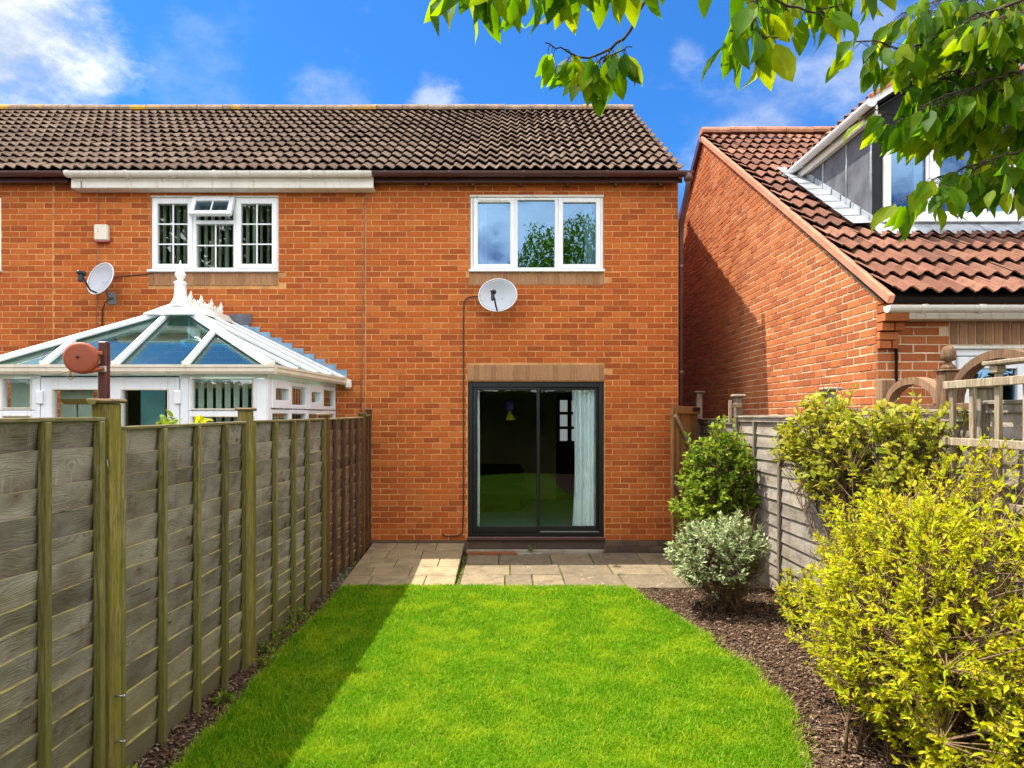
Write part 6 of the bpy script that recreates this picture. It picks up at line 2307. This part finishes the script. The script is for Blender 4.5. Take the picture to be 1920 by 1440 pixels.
# weeds
WD = [((-1.72, 4.95), .07), ((-1.78, 5.22), .10), ((-1.80, 5.55), .10), ((-1.79, 5.85), .12), ((-1.84, 6.1), .08), ((-1.75, 4.3), .05), ((-1.82, 3.3), .06), ((-1.83, 8.2), .06)]
WL = ['small weed below the first panel past the second left fence post, on the lawn edge', 'spreading weed against the left fence just past its second post',
      'leafy weed midway along the third left fence panel', 'tallest green weed at the foot of the left fence, before the brown panel', 'low weed nearest the brown panel of the left fence',
      'tiny weed on the lawn edge just before the second left fence post', 'weed nearest the camera at the foot of the left fence', 'small weed among the pebbles beside the paved path']
for i, ((x, y), h) in enumerate(WD):
    w = thing('weed', WL[i], 'weed', (x, y, 0), 'weeds along the left fence')
    tp_, ou = ell_tips(16, (x, y, h * .6), (h * 1.1, h * 1.1, h * .8), -.01, .4, .2, i)
    shrub(w, (x, y, -.02), tp_, ou, M_TWIG, M_L_GREEN, 4, 5, (.025, .05), .9, .01, 30, .003, .0014, .3, True, False)
w = thing('weed', 'tiny bright green weed growing from the step below the sliding door', 'weed', (.31, 8.99, .04))
tp_, ou = ell_tips(9, (.31, 8.98, .075), (.05, .04, .04), .04, .3, .2, 2)
shrub(w, (.31, 8.99, .04), tp_, ou, M_TWIG, M_L_GREEN, 3, 5, (.02, .035), .9, .004, 30, .002, .001, .3, True, False)
# plants just showing above the left fence
for px, py, lab, s in ((325, 790, 'bright green leafy shoot poking above the left fence in front of the conservatory door', .09), (374, 792, 'yellow shoot poking above the left fence in front of the conservatory window', .06)):
    Y = 4.6
    c = W(px, py, Y)
    w = thing('garden_plant', lab, 'plant', (c.x, Y, 0))
    tp_, ou = ell_tips(14, (c.x, Y, c.z - .01), (s * .7, s * .7, s * .75), 1.2, .3, .2, px)
    shrub(w, (c.x, Y, 0), tp_, ou, M_BARK, M_L_GREEN if px < 340 else M_L_GOLD, 3, 5, (.05, .08), 1.0, .03, 60, .006, .002, .4, True, True)

# ================================================================== cherry tree overhead
tree = thing('cherry_tree', 'leafy green tree whose branches hang into the top right of the picture', 'tree', (2.7, -.9, 0))
tm = MB()
tm.tube([(2.7, -.9, -.05), (2.68, -.88, .8), (2.72, -.9, 1.7), (2.6, -.8, 2.6), (2.5, -.7, 3.4), (2.4, -.7, 4.6), (2.3, -.6, 5.8)], [.15, .125, .11, .10, .075, .05, .02], 10)
tm.build('trunk', M_BARK_D, tree)
LP, LD, LU, LL = [], [], [], []
bm_ = MB()


def twig(pts, r0, r1, spacing, L, start=0.0, jit=.03, hang=.75, side=1, n_at=1):
    "pts: 3-D polyline; leaves hang from it"
    pts = [Vector(p) for p in pts]
    k = len(pts)
    sm = []
    for i in range(k - 1):
        for s in (0, .34, .67):
            sm.append(pts[i].lerp(pts[i + 1], s) + Vector((random.uniform(-1, 1), random.uniform(-1, 1), random.uniform(-1, 1))) * .006)
    sm.append(pts[-1])
    bm_.tube(sm, [r0 + (r1 - r0) * i / (len(sm) - 1) for i in range(len(sm))], 6)
    ln = 0
    for a, b in zip(sm[:-1], sm[1:]):
        seg = (b - a).length
        nn = seg / spacing
        cnt = int(nn) + (random.random() < nn - int(nn))
        for _ in range(cnt):
            p = a.lerp(b, random.random())
            if ln / 1 < start: continue
            for _q in range(n_at):
                out = Vector((random.uniform(-1, 1), random.uniform(-1, 1), random.uniform(-.3, .3)))
                pe = p + out * jit + Vector((0, 0, -jit * .6))
                bm_.tube([p, p.lerp(pe, .5) + Vector((0, 0, .006)), pe], .0011, 3, False)
                d = Vector((0, 0, -1)) * hang + out * .55 + (b - a).normalized() * .25
                LP.append(tuple(pe)); LD.append(tuple(d))
                upv = Vector((random.uniform(-1, 1), -0.55 + random.uniform(-.7, .5), random.uniform(-.1, .6)))
                LU.append(tuple(upv)); LL.append(random.uniform(*L))
        ln += seg


Wt = lambda pts, dy=0: [W(a, b, c) for a, b, c in pts]
# main limb coming over from the trunk, above and beside the frame
hub = Vector((1.75, .9, 3.55))
bm_.tube([(2.58, -.8, 2.8), (2.4, -.1, 3.2), (2.0, .6, 3.45), hub], [.06, .045, .035, .028], 8)
hub2 = Vector((2.25, 1.6, 3.25))
bm_.tube([(2.6, -.8, 2.7), (2.6, .2, 3.0), (2.5, 1.0, 3.2), hub2], [.055, .045, .035, .026], 8)
# spray hanging over the middle of the roof
e1 = W(1236, -70, 1.95)
bm_.tube([hub, (1.3, 1.4, 3.45), e1], [.022, .014, .007], 6)
twig(Wt([(1236, -70, 1.95), (1212, 0, 1.95), (1178, 58, 1.95), (1142, 96, 1.95)]), .0055, .0042, .07, (.055, .075), .12)
twig(Wt([(1142, 96, 1.95), (1100, 108, 1.93), (1048, 92, 1.92), (1022, 80, 1.92)]), .0036, .0016, .014, (.06, .10), 0, .025, .95)
twig(Wt([(1142, 96, 1.95), (1130, 112, 1.96), (1112, 128, 1.97), (1098, 140, 1.98)]), .0036, .0016, .0055, (.06, .10), 0, .04, .9)
twig(Wt([(1130, 112, 1.95), (1155, 100, 1.9), (1185, 88, 1.86)]), .003, .0014, .011, (.06, .095), 0, .02, .9)
twig(Wt([(1112, 118, 1.95), (1085, 118, 2.02), (1060, 112, 2.08)]), .003, .0014, .011, (.06, .095), 0, .02, .9)
# row of leaves along the top edge
e2 = W(1270, -105, 1.75)
bm_.tube([hub, (1.1, 1.3, 3.25), e2], [.02, .013, .009], 6)
twig(Wt([(1270, -105, 1.75), (1150, -62, 1.72), (1000, -48, 1.7), (905, -42, 1.7), (840, -28, 1.7)]), .008, .002, .0085, (.075, .112), 0, .035, .95)
twig(Wt([(1330, -85, 1.8), (1440, -45, 1.8), (1540, -40, 1.8), (1650, -60, 1.8)]), .007, .003, .0085, (.075, .112), 0, .035, .95)
twig(Wt([(1060, -52, 1.7), (1075, -25, 1.75), (1040, -12, 1.8)]), .003, .0015, .02, (.06, .09), 0, .02, .95)
# cluster in front of the sky right of the middle
twig(Wt([(1425, -50, 1.7), (1420, 0, 1.7), (1412, 45, 1.7), (1415, 70, 1.7)]), .0045, .003, .010, (.08, .115), .03, .035, .8)
twig(Wt([(1412, 40, 1.7), (1385, 55, 1.68), (1365, 60, 1.67)]), .003, .0014, .022, (.08, .105), 0, .02, .7)
twig(Wt([(1415, 60, 1.7), (1440, 68, 1.69), (1460, 70, 1.68)]), .003, .0014, .028, (.085, .12), 0, .02, .7)
twig(Wt([(1425, -20, 1.72), (1480, 10, 1.74), (1530, 20, 1.75), (1580, 8, 1.75)]), .004, .0016, .02, (.06, .095), 0, .025, .9)
# the mass at the right
e3 = W(1990, 20, 2.35)
bm_.tube([hub2, e3], [.02, .012], 6)
MASS = [
    [(1990, 20, 2.3), (1900, 40, 2.3), (1800, 55, 2.28), (1700, 92, 2.26), (1640, 80, 2.25), (1602, 78, 2.25)],
    [(1990, 85, 2.35), (1900, 118, 2.35), (1820, 140, 2.33), (1750, 150, 2.3), (1690, 170, 2.3)],
    [(1990, 150, 2.2), (1900, 170, 2.2), (1820, 185, 2.2), (1760, 200, 2.2)],
    [(1985, 205, 2.3), (1890, 225, 2.3), (1800, 220, 2.3), (1700, 222, 2.3), (1640, 205, 2.3)],
    [(1985, 275, 2.15), (1900, 285, 2.15), (1850, 305, 2.15), (1800, 330, 2.15)],
    [(1990, -30, 2.3), (1880, -20, 2.3), (1780, 5, 2.3), (1720, 40, 2.3)],
    [(1850, 300, 2.15), (1790, 325, 2.13), (1745, 340, 2.12), (1700, 368, 2.1)],
    [(1960, 300, 2.15), (1900, 320, 2.12), (1870, 345, 2.1)],
    [(1990, 240, 2.4), (1930, 250, 2.4), (1870, 262, 2.4)],
    [(1960, 50, 2.45), (1880, 80, 2.45), (1840, 100, 2.45)],
]
for k in range(11):
    x = 1745 + 190 * random.random(); y = -10 + 225 * random.random() ** 1.2
    Yk = random.uniform(2.15, 2.5)
    MASS.append([(x + 60, y - 28, Yk), (x + 20, y - 8, Yk), (x - 30, y + 6, Yk - .03), (x - 70, y + 22, Yk - .05)])
for i, m in enumerate(MASS):
    e = Vector(W(*m[0]))
    if m[0][0] > 1950: bm_.tube([hub2, hub2.lerp(e, .5) + Vector((0, 0, .1)), e], [.014, .01, .008], 5)
    lg = (.068, .108)
    twig([W(*q_) for q_ in m], .0065 if m[0][0] > 1900 else .004, .0018, .0075 if i not in (6, 7, 8) else .0085, lg, 0, .055, .85)
bm_.build('branches', M_BARK_D, tree)
# crown above and behind the camera (the windows reflect it)
NC = 11000
d = unit(NC)
rad = (.35 + .65 * rng.random(NC) ** .5) * (1 + .25 * lumpy(d, 4.0, .7))
Pc = np.array((1.95, -.85, 5.35)) + d * np.array((2.0, 1.5, 1.9)) * rad[:, None]
k = (Pc[:, 2] > EYE + .62 * np.maximum(Pc[:, 1], 0) + .55) & (Pc[:, 2] > 3.0)
Pc = Pc[k]
dc = rng.normal(0, .5, (len(Pc), 3)) + np.array([0, 0, -.7])
uc = rng.normal(0, .6, (len(Pc), 3)) + np.array([0, -.2, .6])
put_leaves(tree, np.array(LP), frames(np.array(LD), np.array(LU)), np.array(LL), M_L_TREE, 300, .98, 'leaf', True)
put_leaves(tree, Pc, frames(dc, uc), .09 + .05 * rng.random(len(Pc)), M_L_TREE, 0, 1.0, 'leaf', False, True, 'crown')
cr = MB()
for _ in range(26):
    t = Vector(Pc[rng.integers(len(Pc))])
    b = Vector((2.45, -.7, random.uniform(3.2, 4.8)))
    cr.tube([b, b.lerp(t, .5) + Vector((0, 0, -.1)), t], [.03, .018, .004], 5)
cr.build('limbs', M_BARK_D, tree)
# hedge that closes the garden behind the camera (seen in the door glass)
hg = thing('garden_hedge', 'dark clipped hedge closing the garden, mirrored in the patio door glass', 'hedge', (0, -4.2, 0))
NH = 22000
Ph = np.stack([-15 + 30 * rng.random(NH), -3.55 - .25 * rng.random(NH) ** 2, 2.75 * rng.random(NH)], 1)
Ph[:, 1] += .12 * np.sin(Ph[:, 0] * 3) * np.sin(Ph[:, 2] * 4)
Ph[:, 2] += .10 * np.sin(Ph[:, 0] * 4)
put_leaves(hg, Ph, frames(rng.normal(0, .6, (NH, 3)) + np.array([0, .5, .3]), rng.normal(0, .6, (NH, 3)) + np.array([0, .6, .6])), .09 + .07 * rng.random(NH), M_L_HEDGE, 0, 1.6, 'leaf', False, True, 'foliage')
MB().box(-15, 15, -4.6, -3.75, 0, 2.6).build('hedge_core', M_L_HEDGE, hg)

gt = thing('garden_tree', 'tall dark tree beyond the end of the garden, mirrored in the georgian bar window', 'tree', (-11.5, -9, 0))
MB().tube([(-11.5, -9, -.05), (-11.4, -9, 3), (-11.5, -9, 7)], [.3, .24, .08], 8).build('trunk', M_BARK_D, gt)
dG = unit(5200)
Pg = np.array((-11.5, -9, 7.2)) + dG * np.array((4.2, 2.2, 4.2)) * ((.5 + .5 * rng.random(len(dG)) ** .6) * (1 + .2 * lumpy(dG, 4, .3)))[:, None]
put_leaves(gt, Pg, frames(rng.normal(0, .6, (len(Pg), 3)) + np.array([0, 0, -.4]), rng.normal(0, .6, (len(Pg), 3)) + np.array([0, .6, .5])), .28 + .2 * rng.random(len(Pg)), M_L_HEDGE, 0, 1.4, 'leaf', False, True, 'crown')
